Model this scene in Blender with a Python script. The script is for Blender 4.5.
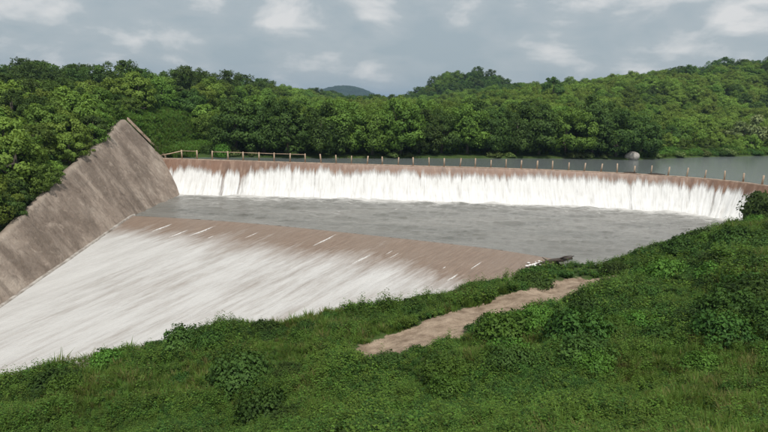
import bpy, math, random
import numpy as np
from mathutils import Matrix, Vector

for o in list(bpy.data.objects):
    bpy.data.objects.remove(o, do_unlink=True)
scene = bpy.context.scene
col = scene.collection
RNG = np.random.default_rng(7)
random.seed(7)

# ---------------------------------------------------------------- camera
cam_d = bpy.data.cameras.new('camera')
cam = bpy.data.objects.new('camera', cam_d)
col.objects.link(cam)
scene.camera = cam
cam_d.sensor_width = 36.0
cam_d.lens = 26.0
cam_d.clip_start = 0.1
cam_d.clip_end = 12000
PITCH = math.atan(116 / 555.0)
ROLL = math.radians(1.72)
cam.matrix_world = (Matrix.Translation((0, 0, 12.0)) @ Matrix.Rotation(math.pi / 2 - PITCH, 4, 'X')
                    @ Matrix.Rotation(ROLL, 4, 'Z'))
scene.render.resolution_x = 1024
scene.render.resolution_y = 576

# ---------------------------------------------------------------- sky and sun
SUN_EL = math.radians(60)
SUN_AZ = math.radians(168)          # compass style: 0 = +Y, 90 = +X
sun_dir = Vector((math.sin(SUN_AZ) * math.cos(SUN_EL), math.cos(SUN_AZ) * math.cos(SUN_EL), math.sin(SUN_EL)))
world = bpy.data.worlds.new('World')
scene.world = world
world.use_nodes = True
wt = world.node_tree
wt.nodes.clear()
def wn(t, **k):
    n = wt.nodes.new(t)
    for a, b in k.items():
        setattr(n, a, b)
    return n
w_out = wn('ShaderNodeOutputWorld')
w_bg = wn('ShaderNodeBackground')
w_bg.inputs['Strength'].default_value = 0.1
w_sky = wn('ShaderNodeTexSky', sky_type='NISHITA', sun_disc=False)
w_sky.sun_elevation = SUN_EL
w_sky.sun_rotation = SUN_AZ
w_sky.air_density = 1.0
w_sky.dust_density = 3.0
w_tc = wn('ShaderNodeTexCoord')
w_map = wn('ShaderNodeMapping')
w_map.inputs['Scale'].default_value = (1.0, 1.0, 2.3)
w_map.inputs['Location'].default_value = (0.75, 0.2, 0.1)
w_n1 = wn('ShaderNodeTexNoise')                         # big banks of cloud
w_n1.inputs['Scale'].default_value = 7.2
w_n1.inputs['Detail'].default_value = 7
w_n1.inputs['Roughness'].default_value = 0.52
w_n1.inputs['Distortion'].default_value = 0.25
w_r1 = wn('ShaderNodeValToRGB')
w_r1.color_ramp.elements[0].position = 0.38
w_r1.color_ramp.elements[0].color = (3.05, 3.62, 3.95, 1)
w_r1.color_ramp.elements[1].position = 0.67
w_r1.color_ramp.elements[1].color = (6.1, 6.1, 6.05, 1)
e = w_r1.color_ramp.elements.new(0.53)
e.color = (3.6, 4.05, 4.3, 1)
w_mix = wn('ShaderNodeMix', data_type='RGBA')
w_mix.inputs['Factor'].default_value = 0.93
L = wt.links.new
L(w_tc.outputs['Generated'], w_map.inputs['Vector'])
L(w_map.outputs['Vector'], w_n1.inputs['Vector'])
w_sep = wn('ShaderNodeSeparateXYZ')
w_el = wn('ShaderNodeMapRange')
w_el.inputs['From Min'].default_value = 0.03
w_el.inputs['From Max'].default_value = 0.20
w_el.inputs['To Min'].default_value = -0.04
w_el.inputs['To Max'].default_value = 0.085
w_add = wn('ShaderNodeMath', operation='ADD')
L(w_tc.outputs['Generated'], w_sep.inputs[0])
L(w_sep.outputs['Z'], w_el.inputs['Value'])
L(w_n1.outputs['Fac'], w_add.inputs[0])
L(w_el.outputs['Result'], w_add.inputs[1])
L(w_add.outputs[0], w_r1.inputs['Fac'])
L(w_sky.outputs['Color'], w_mix.inputs[6])
L(w_r1.outputs['Color'], w_mix.inputs[7])
L(w_mix.outputs[2], w_bg.inputs['Color'])
L(w_bg.outputs['Background'], w_out.inputs['Surface'])

sun_d = bpy.data.lights.new('sun', 'SUN')
sun_d.energy = 2.6
sun_d.angle = math.radians(3.0)
sun_d.color = (1.0, 0.95, 0.87)
sun = bpy.data.objects.new('sun', sun_d)
col.objects.link(sun)
sun.rotation_euler = sun_dir.to_track_quat('Z', 'Y').to_euler()
sun.location = (0, 0, 60)

vs = scene.view_settings
vs.view_transform = 'Standard'
vs.look = 'None'
vs.exposure = 0.3
vs.gamma = 1.0
vs.use_curve_mapping = False

# ---------------------------------------------------------------- materials
class NT:
    def __init__(s, name):
        s.m = bpy.data.materials.new(name)
        s.m.use_nodes = True
        s.t = s.m.node_tree
        s.t.nodes.clear()
        s.out = s.t.nodes.new('ShaderNodeOutputMaterial')
    def n(s, t, ins=None, **k):
        x = s.t.nodes.new(t)
        for a, b in k.items():
            setattr(x, a, b)
        for a, b in (ins or {}).items():
            s.put(x, a, b)
        return x
    def put(s, x, a, b):
        if isinstance(b, bpy.types.NodeSocket):
            s.t.links.new(b, x.inputs[a])
        else:
            x.inputs[a].default_value = b
    def noise(s, vec, scale, detail=4, rough=0.55, dist=0.0):
        return s.n('ShaderNodeTexNoise', {'Vector': vec, 'Scale': scale, 'Detail': detail, 'Roughness': rough, 'Distortion': dist}).outputs['Fac']
    def map(s, vec, scale=(1, 1, 1), loc=(0, 0, 0), rot=(0, 0, 0)):
        return s.n('ShaderNodeMapping', {'Vector': vec, 'Scale': scale, 'Location': loc, 'Rotation': rot}).outputs['Vector']
    def ramp(s, fac, stops):
        r = s.n('ShaderNodeValToRGB', {'Fac': fac})
        els = r.color_ramp.elements
        while len(els) < len(stops):
            els.new(0.5)
        for e, (p, c) in zip(els, stops):
            e.position = p
            e.color = c if len(c) == 4 else (*c, 1)
        return r.outputs['Color']
    def rng(s, v, a, b, c=0.0, d=1.0):
        return s.n('ShaderNodeMapRange', {'Value': v, 'From Min': a, 'From Max': b, 'To Min': c, 'To Max': d}).outputs['Result']
    def math(s, op, a, b=0.0):
        return s.n('ShaderNodeMath', {0: a, 1: b}, operation=op).outputs[0]
    def mix(s, f, a, b, blend='MIX'):
        return s.n('ShaderNodeMix', {'Factor': f, 6: a, 7: b}, data_type='RGBA', blend_type=blend).outputs[2]
    def attr(s, name, out='Fac'):
        return s.n('ShaderNodeAttribute', attribute_name=name).outputs[out]
    def coord(s, out='Object'):
        return s.n('ShaderNodeTexCoord').outputs[out]
    def pos(s):
        return s.n('ShaderNodeNewGeometry').outputs['Position']
    def bump(s, h, strength=0.5, dist=0.1):
        return s.n('ShaderNodeBump', {'Height': h, 'Strength': strength, 'Distance': dist}).outputs['Normal']
    def principled(s, colr, rough=0.8, normal=None, spec=0.5, **k):
        p = s.n('ShaderNodeBsdfPrincipled', {'Base Color': colr, 'Roughness': rough, 'Specular IOR Level': spec})
        if normal is not None:
            s.put(p, 'Normal', normal)
        for a, b in k.items():
            s.put(p, a, b)
        return p.outputs['BSDF']
    def done(s, sh):
        s.t.links.new(sh, s.out.inputs['Surface'])
        return s.m

def c3(r, g, b):
    return (r, g, b, 1)

def foliage_mat(name, dark, light, trans=0.25, patch=0.0):
    m = NT(name)
    v = m.attr('tint')
    oi = m.n('ShaderNodeObjectInfo').outputs['Random']
    c = m.mix(v, c3(*dark), c3(*light))
    k = m.rng(oi, 0, 1, 0.66, 1.30)
    if patch:
        pn = m.rng(m.noise(m.pos(), 0.28, 4, 0.6), 0.36, 0.64)
        c = m.mix(m.math('MULTIPLY', pn, patch), c, c3(light[0] * 1.28, light[1] * 1.12, light[2] * 1.0))
    hs = m.n('ShaderNodeHueSaturation', {'Color': c, 'Hue': m.rng(oi, 0, 1, 0.490, 0.522), 'Value': k})
    c = hs.outputs['Color']
    d = m.n('ShaderNodeBsdfPrincipled', {'Base Color': c, 'Roughness': 0.62, 'Specular IOR Level': 0.22}).outputs['BSDF']
    t = m.n('ShaderNodeBsdfTranslucent', {'Color': m.mix(0.5, c, c3(light[0] * 1.5, light[1] * 1.4, light[2]))}).outputs['BSDF']
    return m.done(m.n('ShaderNodeMixShader', {'Fac': trans, 1: d, 2: t}).outputs['Shader'])

M = {}
M['leaf_dark'] = foliage_mat('dark_leaves', (0.036, 0.074, 0.016), (0.115, 0.188, 0.040), 0.3)
M['leaf_mid'] = foliage_mat('green_leaves', (0.074, 0.134, 0.022), (0.190, 0.290, 0.050), 0.3)
M['leaf_light'] = foliage_mat('yellow_green_leaves', (0.120, 0.188, 0.028), (0.255, 0.360, 0.066), 0.3)
M['leaf_pale'] = foliage_mat('pale_leaves', (0.14, 0.20, 0.065), (0.30, 0.36, 0.15))
M['leaf_shrub'] = foliage_mat('shrub_leaves', (0.027, 0.066, 0.012), (0.088, 0.168, 0.030))
M['leaf_weed'] = foliage_mat('weed_leaves', (0.042, 0.088, 0.013), (0.138, 0.228, 0.036), 0.3, 0.5)
M['leaf_bright'] = foliage_mat('bright_shrub_leaves', (0.050, 0.110, 0.016), (0.150, 0.270, 0.042), 0.3)
M['leaf_grass'] = foliage_mat('grass_blades', (0.056, 0.112, 0.018), (0.150, 0.240, 0.045), 0.45, 0.5)
M['leaf_dry'] = foliage_mat('dry_grass_blades', (0.13, 0.14, 0.04), (0.25, 0.24, 0.085), 0.45)
M['leaf_reed'] = foliage_mat('reed_leaves', (0.085, 0.13, 0.03), (0.20, 0.26, 0.08), 0.3)

m = NT('bark')
p = m.map(m.coord(), (3, 3, 0.7))
M['bark'] = m.done(m.principled(m.ramp(m.noise(p, 3), [(0.3, (0.045, 0.036, 0.028)), (0.7, (0.14, 0.12, 0.095))]), 0.9, m.bump(m.noise(p, 8), 0.6, 0.05)))

m = NT('ground_earth_and_grass')
p = m.pos()
n1 = m.noise(p, 0.35, 6)
n2 = m.noise(p, 3.0, 5)
gcol = m.mix(m.rng(n1, 0.35, 0.65), c3(0.030, 0.058, 0.014), c3(0.060, 0.098, 0.022))
gcol = m.mix(m.rng(n2, 0.55, 0.75), gcol, c3(0.10, 0.080, 0.045))
dirt = m.mix(m.rng(m.noise(p, 1.3, 7, 0.65), 0.34, 0.66), c3(0.19, 0.137, 0.095), c3(0.43, 0.335, 0.25))
dirt = m.mix(m.rng(m.noise(p, 14, 3), 0.6, 0.72), dirt, c3(0.13, 0.10, 0.075))
f = m.math('ADD', m.attr('dirt'), m.math('MULTIPLY', m.math('SUBTRACT', m.noise(p, 1.9, 7, 0.65), 0.5), 1.7))
gcol = m.mix(m.rng(f, 0.42, 0.58), gcol, dirt)
M['ground'] = m.done(m.principled(gcol, 0.95, m.bump(m.noise(p, 5, 8, 0.65), 0.8, 0.12), 0.2))

m = NT('revetment_concrete')
p = m.pos()
down = m.attr('uv_st', 'Vector')             # s along the wall, t down the slope
n1 = m.noise(m.map(down, (0.30, 0.09, 1)), 1.0, 6, 0.62, 0.9)
n2 = m.noise(p, 0.45, 7, 0.62)
n3 = m.noise(p, 4.0, 6, 0.6)
wc = m.ramp(n2, [(0.34, (0.25, 0.198, 0.160)), (0.5, (0.36, 0.292, 0.240)), (0.66, (0.47, 0.395, 0.33))])
wc = m.mix(m.rng(n1, 0.47, 0.60, 0, 0.72), wc, c3(0.13, 0.098, 0.076))
streak = m.noise(m.map(down, (1.1, 0.07, 1), (3, 1, 0)), 1.0, 4)
wc = m.mix(m.rng(streak, 0.56, 0.70, 0, 0.45), wc, c3(0.085, 0.066, 0.052))
wc = m.mix(m.rng(n3, 0.35, 0.65, 0, 0.22), wc, c3(0.36, 0.31, 0.265))
tv = m.n('ShaderNodeSeparateXYZ', {0: down}).outputs['Y']
wc = m.mix(m.rng(m.math('ADD', tv, m.math('MULTIPLY', n3, 0.5)), 0.15, 0.75, 0.55, 0.0), wc, c3(0.42, 0.36, 0.30))
vor = m.n('ShaderNodeTexVoronoi', {'Vector': m.n('ShaderNodeVectorMath', {0: p, 1: m.n('ShaderNodeTexNoise', {'Vector': p, 'Scale': 1.2, 'Detail': 3.0}).outputs['Color']}, operation='ADD').outputs[0], 'Scale': 1.5})
wc = m.mix(m.rng(vor.outputs['Distance'], 0.1, 0.75, 0.0, 0.22), wc, c3(0.14, 0.105, 0.08))
blot = m.noise(p, 0.9, 7, 0.7, 0.8)
wc = m.mix(m.rng(blot, 0.55, 0.66, 0, 0.55), wc, c3(0.12, 0.092, 0.072))
wc = m.mix(m.rng(blot, 0.30, 0.44, 0.5, 0.0), wc, c3(0.54, 0.45, 0.375))
M['revetment'] = m.done(m.principled(wc, 0.93, m.bump(m.math('ADD', m.math('ADD', n3, m.math('MULTIPLY', vor.outputs['Distance'], -0.8)), m.math('MULTIPLY', m.noise(p, 16, 4), 0.4)), 0.6, 0.14), 0.2))

m = NT('pale_concrete')
p = m.pos()
M['coping'] = m.done(m.principled(m.ramp(m.noise(p, 2.2, 7, 0.65), [(0.3, (0.20, 0.135, 0.095)), (0.55, (0.36, 0.265, 0.20)), (0.75, (0.50, 0.40, 0.32))]), 0.85, m.bump(m.noise(p, 12), 0.4, 0.03)))
m = NT('wet_kerb_concrete')
M['kerb'] = m.done(m.principled(m.ramp(m.noise(m.pos(), 1.6, 7, 0.65), [(0.35, (0.20, 0.165, 0.135)), (0.65, (0.50, 0.47, 0.43))]), 0.7, m.bump(m.noise(m.pos(), 9), 0.5, 0.04)))
m = NT('post_concrete')
p = m.pos()
M['post'] = m.done(m.principled(m.ramp(m.noise(p, 3.0, 6, 0.65), [(0.3, (0.36, 0.25, 0.165)), (0.6, (0.55, 0.42, 0.31)), (0.8, (0.66, 0.56, 0.45))]), 0.85, m.bump(m.noise(p, 20), 0.4, 0.02)))

m = NT('wet_brown_dam_face')
p = m.pos()
uv = m.attr('uv_st', 'Vector')
n1 = m.noise(m.map(uv, (1.3, 0.28, 1)), 1.0, 6, 0.65)
n2 = m.noise(m.map(uv, (0.16, 0.2, 1)), 1.0, 4)
dc = m.ramp(n1, [(0.3, (0.10, 0.056, 0.036)), (0.52, (0.20, 0.120, 0.082)), (0.72, (0.40, 0.29, 0.22))])
dc = m.mix(m.rng(n2, 0.4, 0.62, 0, 0.5), dc, c3(0.25, 0.135, 0.085))
M['dam'] = m.done(m.principled(dc, 0.42, m.bump(n1, 0.5, 0.06), 0.4))

m = NT('falling_white_water')
uv = m.attr('uv_st', 'Vector')
al = m.attr('cover')
n1 = m.noise(m.map(uv, (3.4, 0.42, 1)), 1.0, 6, 0.62, 0.3)
n2 = m.noise(m.map(uv, (1.3, 0.14, 1), (9, 2, 0)), 1.0, 4)
fc = m.ramp(n1, [(0.28, (0.52, 0.505, 0.48)), (0.45, (0.70, 0.70, 0.69)), (0.7, (0.82, 0.825, 0.825))])
n3 = m.noise(m.map(uv, (7.0, 0.9, 1), (1, 7, 0)), 1.0, 5, 0.65)
a = m.math('ADD', al, m.math('MULTIPLY', m.math('SUBTRACT', n3, 0.5), 1.3))
a = m.math('ADD', a, m.math('MULTIPLY', m.math('SUBTRACT', n2, 0.5), 1.5))
a = m.rng(a, 0.05, 0.95)
sh = m.principled(fc, 0.55, m.bump(m.math('ADD', n1, m.math('MULTIPLY', n3, 0.4)), 0.55, 0.18), 0.3)
tr = m.n('ShaderNodeBsdfTransparent').outputs['BSDF']
M['fall'] = m.done(m.n('ShaderNodeMixShader', {'Fac': a, 1: tr, 2: sh}).outputs['Shader'])

m = NT('thin_water_on_spillway')
uv = m.attr('uv_st', 'Vector')
sep = m.n('ShaderNodeSeparateXYZ', {0: uv})
s_, t_ = sep.outputs['X'], sep.outputs['Y']
cover = m.attr('cover')
nA = m.noise(m.map(uv, (1.3, 0.16, 1)), 1.0, 6, 0.62, 0.25)        # long streaks
nB = m.noise(m.map(uv, (4.5, 0.55, 1), (4, 1, 0)), 1.0, 5, 0.65, 0.2)
nC = m.noise(m.map(uv, (0.35, 0.10, 1), (2, 6, 0)), 1.0, 4, 0.55)
nD = m.noise(m.map(uv, (9.0, 2.2, 1), (4, 1, 0)), 1.0, 5, 0.7)
w = m.math('ADD', cover, m.math('MULTIPLY', m.math('SUBTRACT', nA, 0.5), 0.95))
w = m.math('ADD', w, m.math('MULTIPLY', m.math('SUBTRACT', nB, 0.5), 0.85))
w = m.math('ADD', w, m.math('MULTIPLY', m.math('SUBTRACT', nC, 0.5), 0.7))
w = m.rng(w, 0.06, 0.98)
brown = m.ramp(nB, [(0.3, (0.185, 0.130, 0.096)), (0.6, (0.265, 0.192, 0.145)), (0.8, (0.37, 0.29, 0.232))])
brown = m.mix(m.rng(nC, 0.42, 0.62, 0, 0.5), brown, c3(0.25, 0.19, 0.15))
white = m.ramp(nA, [(0.28, (0.40, 0.385, 0.365)), (0.5, (0.49, 0.477, 0.46)), (0.7, (0.57, 0.56, 0.545))])
white = m.mix(m.rng(nD, 0.5, 0.72, 0, 0.5), white, c3(0.68, 0.672, 0.66))
nE = m.noise(m.map(uv, (1.6, 0.55, 1), (7, 3, 0)), 1.0, 7, 0.68, 0.5)
white = m.mix(m.rng(nE, 0.35, 0.65, 0.40, 0.0), white, c3(0.40, 0.385, 0.37))
white = m.mix(m.rng(nC, 0.36, 0.60, 0.0, 0.45), white, c3(0.63, 0.622, 0.61))
sc = m.mix(w, brown, white)
rg = m.rng(w, 0, 1, 0.34, 0.75)
M['spill'] = m.done(m.principled(sc, rg, m.bump(m.math('ADD', m.math('ADD', m.math('MULTIPLY', nB, 0.6), nD), m.math('MULTIPLY', nE, 1.6)), 0.6, 0.10), 0.35))

m = NT('churning_pool_water')
p = m.pos()
pm = m.map(p, (0.55, 1.5, 1))
n1 = m.noise(pm, 0.9, 7, 0.62, 0.5)
n2 = m.noise(m.map(p, (0.7, 2.4, 1), (5, 3, 0)), 2.6, 5, 0.6)
n3 = m.noise(m.map(p, (0.10, 0.34, 1), (2, 8, 0)), 1.0, 4, 0.55, 0.6)
fo = m.math('ADD', m.attr('cover'), m.math('MULTIPLY', m.math('SUBTRACT', n1, 0.5), 1.6))
fo = m.math('ADD', fo, m.math('MULTIPLY', m.math('SUBTRACT', n3, 0.5), 0.7))
fo = m.rng(fo, 0.42, 0.80)
pc = m.mix(m.rng(n3, 0.35, 0.65), c3(0.135, 0.135, 0.122), c3(0.21, 0.206, 0.188))
pc = m.mix(m.math('MULTIPLY', fo, 0.85), pc, c3(0.62, 0.61, 0.59))
h = m.math('ADD', m.math('MULTIPLY', n1, 1.0), m.math('MULTIPLY', n2, 0.45))
M['pool'] = m.done(m.principled(pc, m.rng(fo, 0, 1, 0.16, 0.6), m.bump(h, 0.7, 0.22), 0.5))

m = NT('still_reservoir_water')
p = m.pos()
h = m.math('ADD', m.noise(m.map(p, (0.9, 2.2, 1)), 1.6, 4), m.math('MULTIPLY', m.noise(p, 7, 3), 0.3))
M['reservoir'] = m.done(m.principled(c3(0.145, 0.165, 0.165), 0.12, m.bump(h, 0.42, 0.10), 0.5))

m = NT('pale_rock')
p = m.coord()
M['rock'] = m.done(m.principled(m.ramp(m.noise(p, 2.5, 7), [(0.3, (0.24, 0.225, 0.20)), (0.7, (0.46, 0.44, 0.41))]), 0.9, m.bump(m.noise(p, 7), 0.6, 0.06)))
m = NT('wet_driftwood')
p = m.map(m.coord(), (1, 6, 6))
M['wood'] = m.done(m.principled(m.ramp(m.noise(p, 2.5, 6), [(0.3, (0.020, 0.015, 0.012)), (0.7, (0.085, 0.062, 0.046))]), 0.7, m.bump(m.noise(p, 5), 0.7, 0.04)))
m = NT('foam')
M['foam'] = m.done(m.principled(c3(0.78, 0.77, 0.75), 0.7, m.bump(m.noise(m.pos(), 9), 0.6, 0.05)))
m = NT('spray_jet')
a_ = m.math('ADD', m.attr('cover'), m.math('MULTIPLY', m.math('SUBTRACT', m.noise(m.pos(), 5, 4), 0.5), 0.8))
M['jet'] = m.done(m.n('ShaderNodeMixShader', {'Fac': m.rng(a_, 0.2, 0.9), 1: m.n('ShaderNodeBsdfTransparent').outputs['BSDF'], 2: m.principled(c3(0.78, 0.77, 0.75), 0.7)}).outputs['Shader'])
m = NT('far_wooded_hill')
p = m.pos()
M['hill'] = m.done(m.principled(m.mix(m.rng(m.noise(p, 0.05, 6), 0.35, 0.65), c3(0.010, 0.020, 0.012), c3(0.03, 0.055, 0.022)), 0.95, m.bump(m.noise(p, 0.12, 6), 1.0, 6.0), 0.1))

# ---------------------------------------------------------------- mesh helpers
def tag(o, label=None, cat=None, group=None, kind=None):
    if label: o['label'] = label
    if cat: o['category'] = cat
    if group: o['group'] = group
    if kind: o['kind'] = kind
    return o

def mesh_from(name, verts, quads=None, tris=None, smooth=False, mats=()):
    verts = np.asarray(verts, dtype=np.float32).reshape(-1, 3)
    me = bpy.data.meshes.new(name)
    me.vertices.add(len(verts))
    me.vertices.foreach_set('co', verts.ravel())
    nq = 0 if quads is None else len(quads)
    nt = 0 if tris is None else len(tris)
    idx, starts = [], []
    if nq:
        q = np.asarray(quads, dtype=np.int32)
        idx.append(q.ravel())
        starts.append(np.arange(nq, dtype=np.int32) * 4)
    if nt:
        t = np.asarray(tris, dtype=np.int32)
        idx.append(t.ravel())
        starts.append(np.arange(nt, dtype=np.int32) * 3 + nq * 4)
    idx = np.concatenate(idx)
    starts = np.concatenate(starts)
    me.loops.add(len(idx))
    me.loops.foreach_set('vertex_index', idx)
    me.polygons.add(nq + nt)
    me.polygons.foreach_set('loop_start', starts)
    for mt in mats:
        me.materials.append(mt)
    me.update(calc_edges=True)
    if smooth:
        me.polygons.foreach_set('use_smooth', np.ones(nq + nt, dtype=bool))
    me.validate()
    return me

def add_attr(me, name, data, typ='FLOAT'):
    a = me.attributes.new(name, typ, 'POINT')
    if typ == 'FLOAT':
        a.data.foreach_set('value', np.asarray(data, dtype=np.float32).ravel())
    elif typ == 'INT':
        a.data.foreach_set('value', np.asarray(data, dtype=np.int32).ravel())
    else:
        a.data.foreach_set('vector', np.asarray(data, dtype=np.float32).ravel())

def link(name, me, parent=None):
    o = bpy.data.objects.new(name, me)
    col.objects.link(o)
    o.parent = parent
    return o

def grid_quads(nr, nc):
    i = np.arange(nr - 1)[:, None] * nc + np.arange(nc - 1)[None, :]
    return np.stack([i, i + 1, i + nc + 1, i + nc], -1).reshape(-1, 4)

def boxes(parts):
    """parts: list of (cx, cy, cz, sx, sy, sz, taper) -> verts, quads; small chamfered boxes"""
    V, Q = [], []
    for (cx, cy, cz, sx, sy, sz, tp) in parts:
        b = len(V)
        ch = min(sx, sy) * 0.12
        prof = [(1.0, -sz / 2), (tp, sz / 2 - ch), (tp - 2 * ch / max(sx, sy), sz / 2)]
        for k, zz in prof:
            for ax, ay in ((-1, -1), (1, -1), (1, 1), (-1, 1)):
                V.append((cx + ax * sx / 2 * k, cy + ay * sy / 2 * k, cz + zz))
        for r in range(2):
            for j in range(4):
                j2 = (j + 1) % 4
                Q.append((b + r * 4 + j, b + r * 4 + j2, b + r * 4 + 4 + j2, b + r * 4 + 4 + j))
        Q.append((b + 8, b + 9, b + 10, b + 11))
        Q.append((b + 3, b + 2, b + 1, b + 0))
    return V, Q

def tube(path, radii, n=7):
    """one tapered tube along a list of points -> verts, quads"""
    path = [Vector(p) for p in path]
    V, Q = [], []
    for i, p in enumerate(path):
        d = (path[min(i + 1, len(path) - 1)] - path[max(i - 1, 0)]).normalized()
        u = d.orthogonal().normalized() if abs(d.z) > 0.95 else d.cross(Vector((0, 0, 1))).normalized()
        w = d.cross(u)
        for k in range(n):
            a = 2 * math.pi * k / n
            V.append(p + (u * math.cos(a) + w * math.sin(a)) * radii[i])
    for i in range(len(path) - 1):
        for k in range(n):
            k2 = (k + 1) % n
            Q.append((i * n + k, i * n + k2, (i + 1) * n + k2, (i + 1) * n + k))
    T = []
    a = len(V); V.append(path[0]); b = len(V); V.append(path[-1])
    for k in range(n):
        T.append((a, (k + 1) % n, k))
        T.append((b, (len(path) - 1) * n + k, (len(path) - 1) * n + (k + 1) % n))
    return V, Q, T

def join_geo(gs):
    V, Q, T = [], [], []
    for v, q, t in gs:
        b = len(V)
        V += list(v)
        Q += [tuple(i + b for i in f) for f in q]
        T += [tuple(i + b for i in f) for f in t]
    return V, Q, T

def unit(v):
    return v / np.maximum(np.linalg.norm(v, axis=-1, keepdims=True), 1e-9)

def leaves(cen, axis, nrm, length, width, fold=0.18):
    """diamond leaf quads: cen base point, axis direction, nrm facing"""
    axis = unit(axis)
    side = unit(np.cross(nrm, axis))
    n2 = unit(np.cross(axis, side))
    L_, W_ = length[:, None], width[:, None]
    v0 = cen
    v1 = cen + axis * L_ * 0.45 + side * W_ * 0.5 + n2 * L_ * fold
    v2 = cen + axis * L_
    v3 = cen + axis * L_ * 0.45 - side * W_ * 0.5 + n2 * L_ * fold
    V = np.stack([v0, v3, v2, v1], 1).reshape(-1, 3)
    Q = np.arange(len(cen) * 4).reshape(-1, 4)
    return V, Q

def vnoise(x, seed=0):
    """smooth 1-D value noise"""
    r = np.random.default_rng(seed).random(4096)
    i = np.floor(x).astype(int)
    f = x - i
    f = f * f * (3 - 2 * f)
    return r[i % 4096] * (1 - f) + r[(i + 1) % 4096] * f
def fnoise(x, seed=0, oct=4, rough=0.55):
    a, s, t = 1.0, 0.0, 0.0
    for k in range(oct):
        s = s + a * vnoise(x * 2 ** k + 17.3 * k, seed + k)
        t += a
        a *= rough
    return s / t
def vnoise2(x, y, seed=0):
    r = np.random.default_rng(seed).random((256, 256))
    i, j = np.floor(x).astype(int), np.floor(y).astype(int)
    f, g = x - i, y - j
    f, g = f * f * (3 - 2 * f), g * g * (3 - 2 * g)
    i0, i1, j0, j1 = i % 256, (i + 1) % 256, j % 256, (j + 1) % 256
    return (r[i0, j0] * (1 - f) + r[i1, j0] * f) * (1 - g) + (r[i0, j1] * (1 - f) + r[i1, j1] * f) * g
def fnoise2(x, y, seed=0, oct=4, rough=0.5):
    a, s, t = 1.0, 0.0, 0.0
    for k in range(oct):
        s = s + a * vnoise2(x * 2 ** k + 9.1 * k, y * 2 ** k + 3.7 * k, seed + k)
        t += a
        a *= rough
    return s / t
def sstep(x, a, b):
    t = np.clip((x - a) / (b - a), 0, 1)
    return t * t * (3 - 2 * t)

ONES = ['first', 'second', 'third', 'fourth', 'fifth', 'sixth', 'seventh', 'eighth', 'ninth', 'tenth', 'eleventh', 'twelfth', 'thirteenth', 'fourteenth', 'fifteenth', 'sixteenth', 'seventeenth', 'eighteenth', 'nineteenth', 'twentieth']
def nth(i):
    return ONES[i] if i < 20 else {2: 'twenty ', 3: 'thirty ', 4: 'forty '}[(i + 1) // 10] + ONES[(i + 1) % 10 - 1] if (i + 1) % 10 else {3: 'thirtieth', 4: 'fortieth'}[(i + 1) // 10]

# ---------------------------------------------------------------- the lie of the land
# pool surface z = 0, upper dam crest z = 4, eye z = 12; metres
CREST = np.array([(-28.6, 69.6), (-20, 69.6), (-10, 69.5), (0, 69.7), (8, 69.8), (15, 69.9), (20, 69.8), (26.8, 69.0), (31.4, 68.1),
                  (35, 66.9), (38, 65.4), (40.7, 63.2), (42.2, 60.5), (43.0, 57.5), (43.4, 54.5)])
SPILL = np.array([(13.9, 42.3), (12.0, 43.5), (9.8, 44.8), (5.2, 46.5), (-1.3, 48.6), (-10.1, 51.3), (-18, 53.0), (-27, 53.8)])
RBANK = [(43, 53.0), (39, 53.2), (34, 52.0), (30.5, 50.3), (26.6, 47.5), (21.2, 44.5), (17.6, 41.6), (14.8, 41.2), (12.2, 39.8), (6.6, 35.8), (1.1, 32.7),
         (-3, 31.2), (-9.2, 30.1), (-13.4, 27.9), (-18.5, 25.2), (-30, 18), (-48, 8)]
SHORE = np.array([(-29, 70.5), (-24, 72.4), (-20.6, 73.6), (-11.6, 75.2), (2, 79), (17, 83.2), (30, 86.6), (38.3, 87), (54, 96), (70, 103), (110, 118), (260, 160)])

def resample(P, step, smooth=True):
    P = np.asarray(P, float)
    if smooth:
        for _ in range(3):                               # corner cutting
            a, b = P[:-1] * 0.75 + P[1:] * 0.25, P[:-1] * 0.25 + P[1:] * 0.75
            P = np.vstack([P[:1], np.stack([a, b], 1).reshape(-1, 2), P[-1:]])
    d = np.r_[0, np.cumsum(np.linalg.norm(np.diff(P, axis=0), axis=1))]
    s = np.arange(0, d[-1], step)
    return np.stack([np.interp(s, d, P[:, 0]), np.interp(s, d, P[:, 1])], 1), s

crest_pts, crest_s = resample(CREST, 0.1)
spill_pts, spill_s = resample(SPILL, 0.15)

def seg_dist(X, Y, poly):
    best = np.full(X.shape, 1e9)
    for (ax, ay), (bx, by) in zip(poly[:-1], poly[1:]):
        dx, dy = bx - ax, by - ay
        t = np.clip(((X - ax) * dx + (Y - ay) * dy) / (dx * dx + dy * dy), 0, 1)
        best = np.minimum(best, (X - ax - t * dx) ** 2 + (Y - ay - t * dy) ** 2)
    return np.sqrt(best)
def inside(X, Y, poly):
    r = np.zeros(X.shape, bool)
    n = len(poly)
    for i in range(n):
        (ax, ay), (bx, by) = poly[i], poly[(i + 1) % n]
        if ay == by:
            continue
        c = (ay > Y) != (by > Y)
        r ^= c & (X < (bx - ax) * (Y - ay) / (by - ay) + ax)
    return r
CHANNEL = RBANK + [(-70, 8), (-70, 69)] + [tuple(p) for p in CREST]
RESERVOIR = [tuple(p) for p in CREST] + [(46, 53.5), (60, 58), (90, 66), (260, 110)] + [tuple(p) for p in SHORE[::-1]]
def sdist(X, Y, poly):
    d = seg_dist(X, Y, list(poly) + [poly[0]])
    return np.where(inside(X, Y, poly), d, -d)

SLOPE = 0.066
def spill_z(X, Y):
    """approximate height of the spillway surface"""
    d = seg_dist(X, Y, [tuple(p) for p in SPILL])
    below = Y < np.interp(X, SPILL[::-1, 0], SPILL[::-1, 1])
    return np.where(below, -SLOPE * d * 1.04, 0.0)

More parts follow.
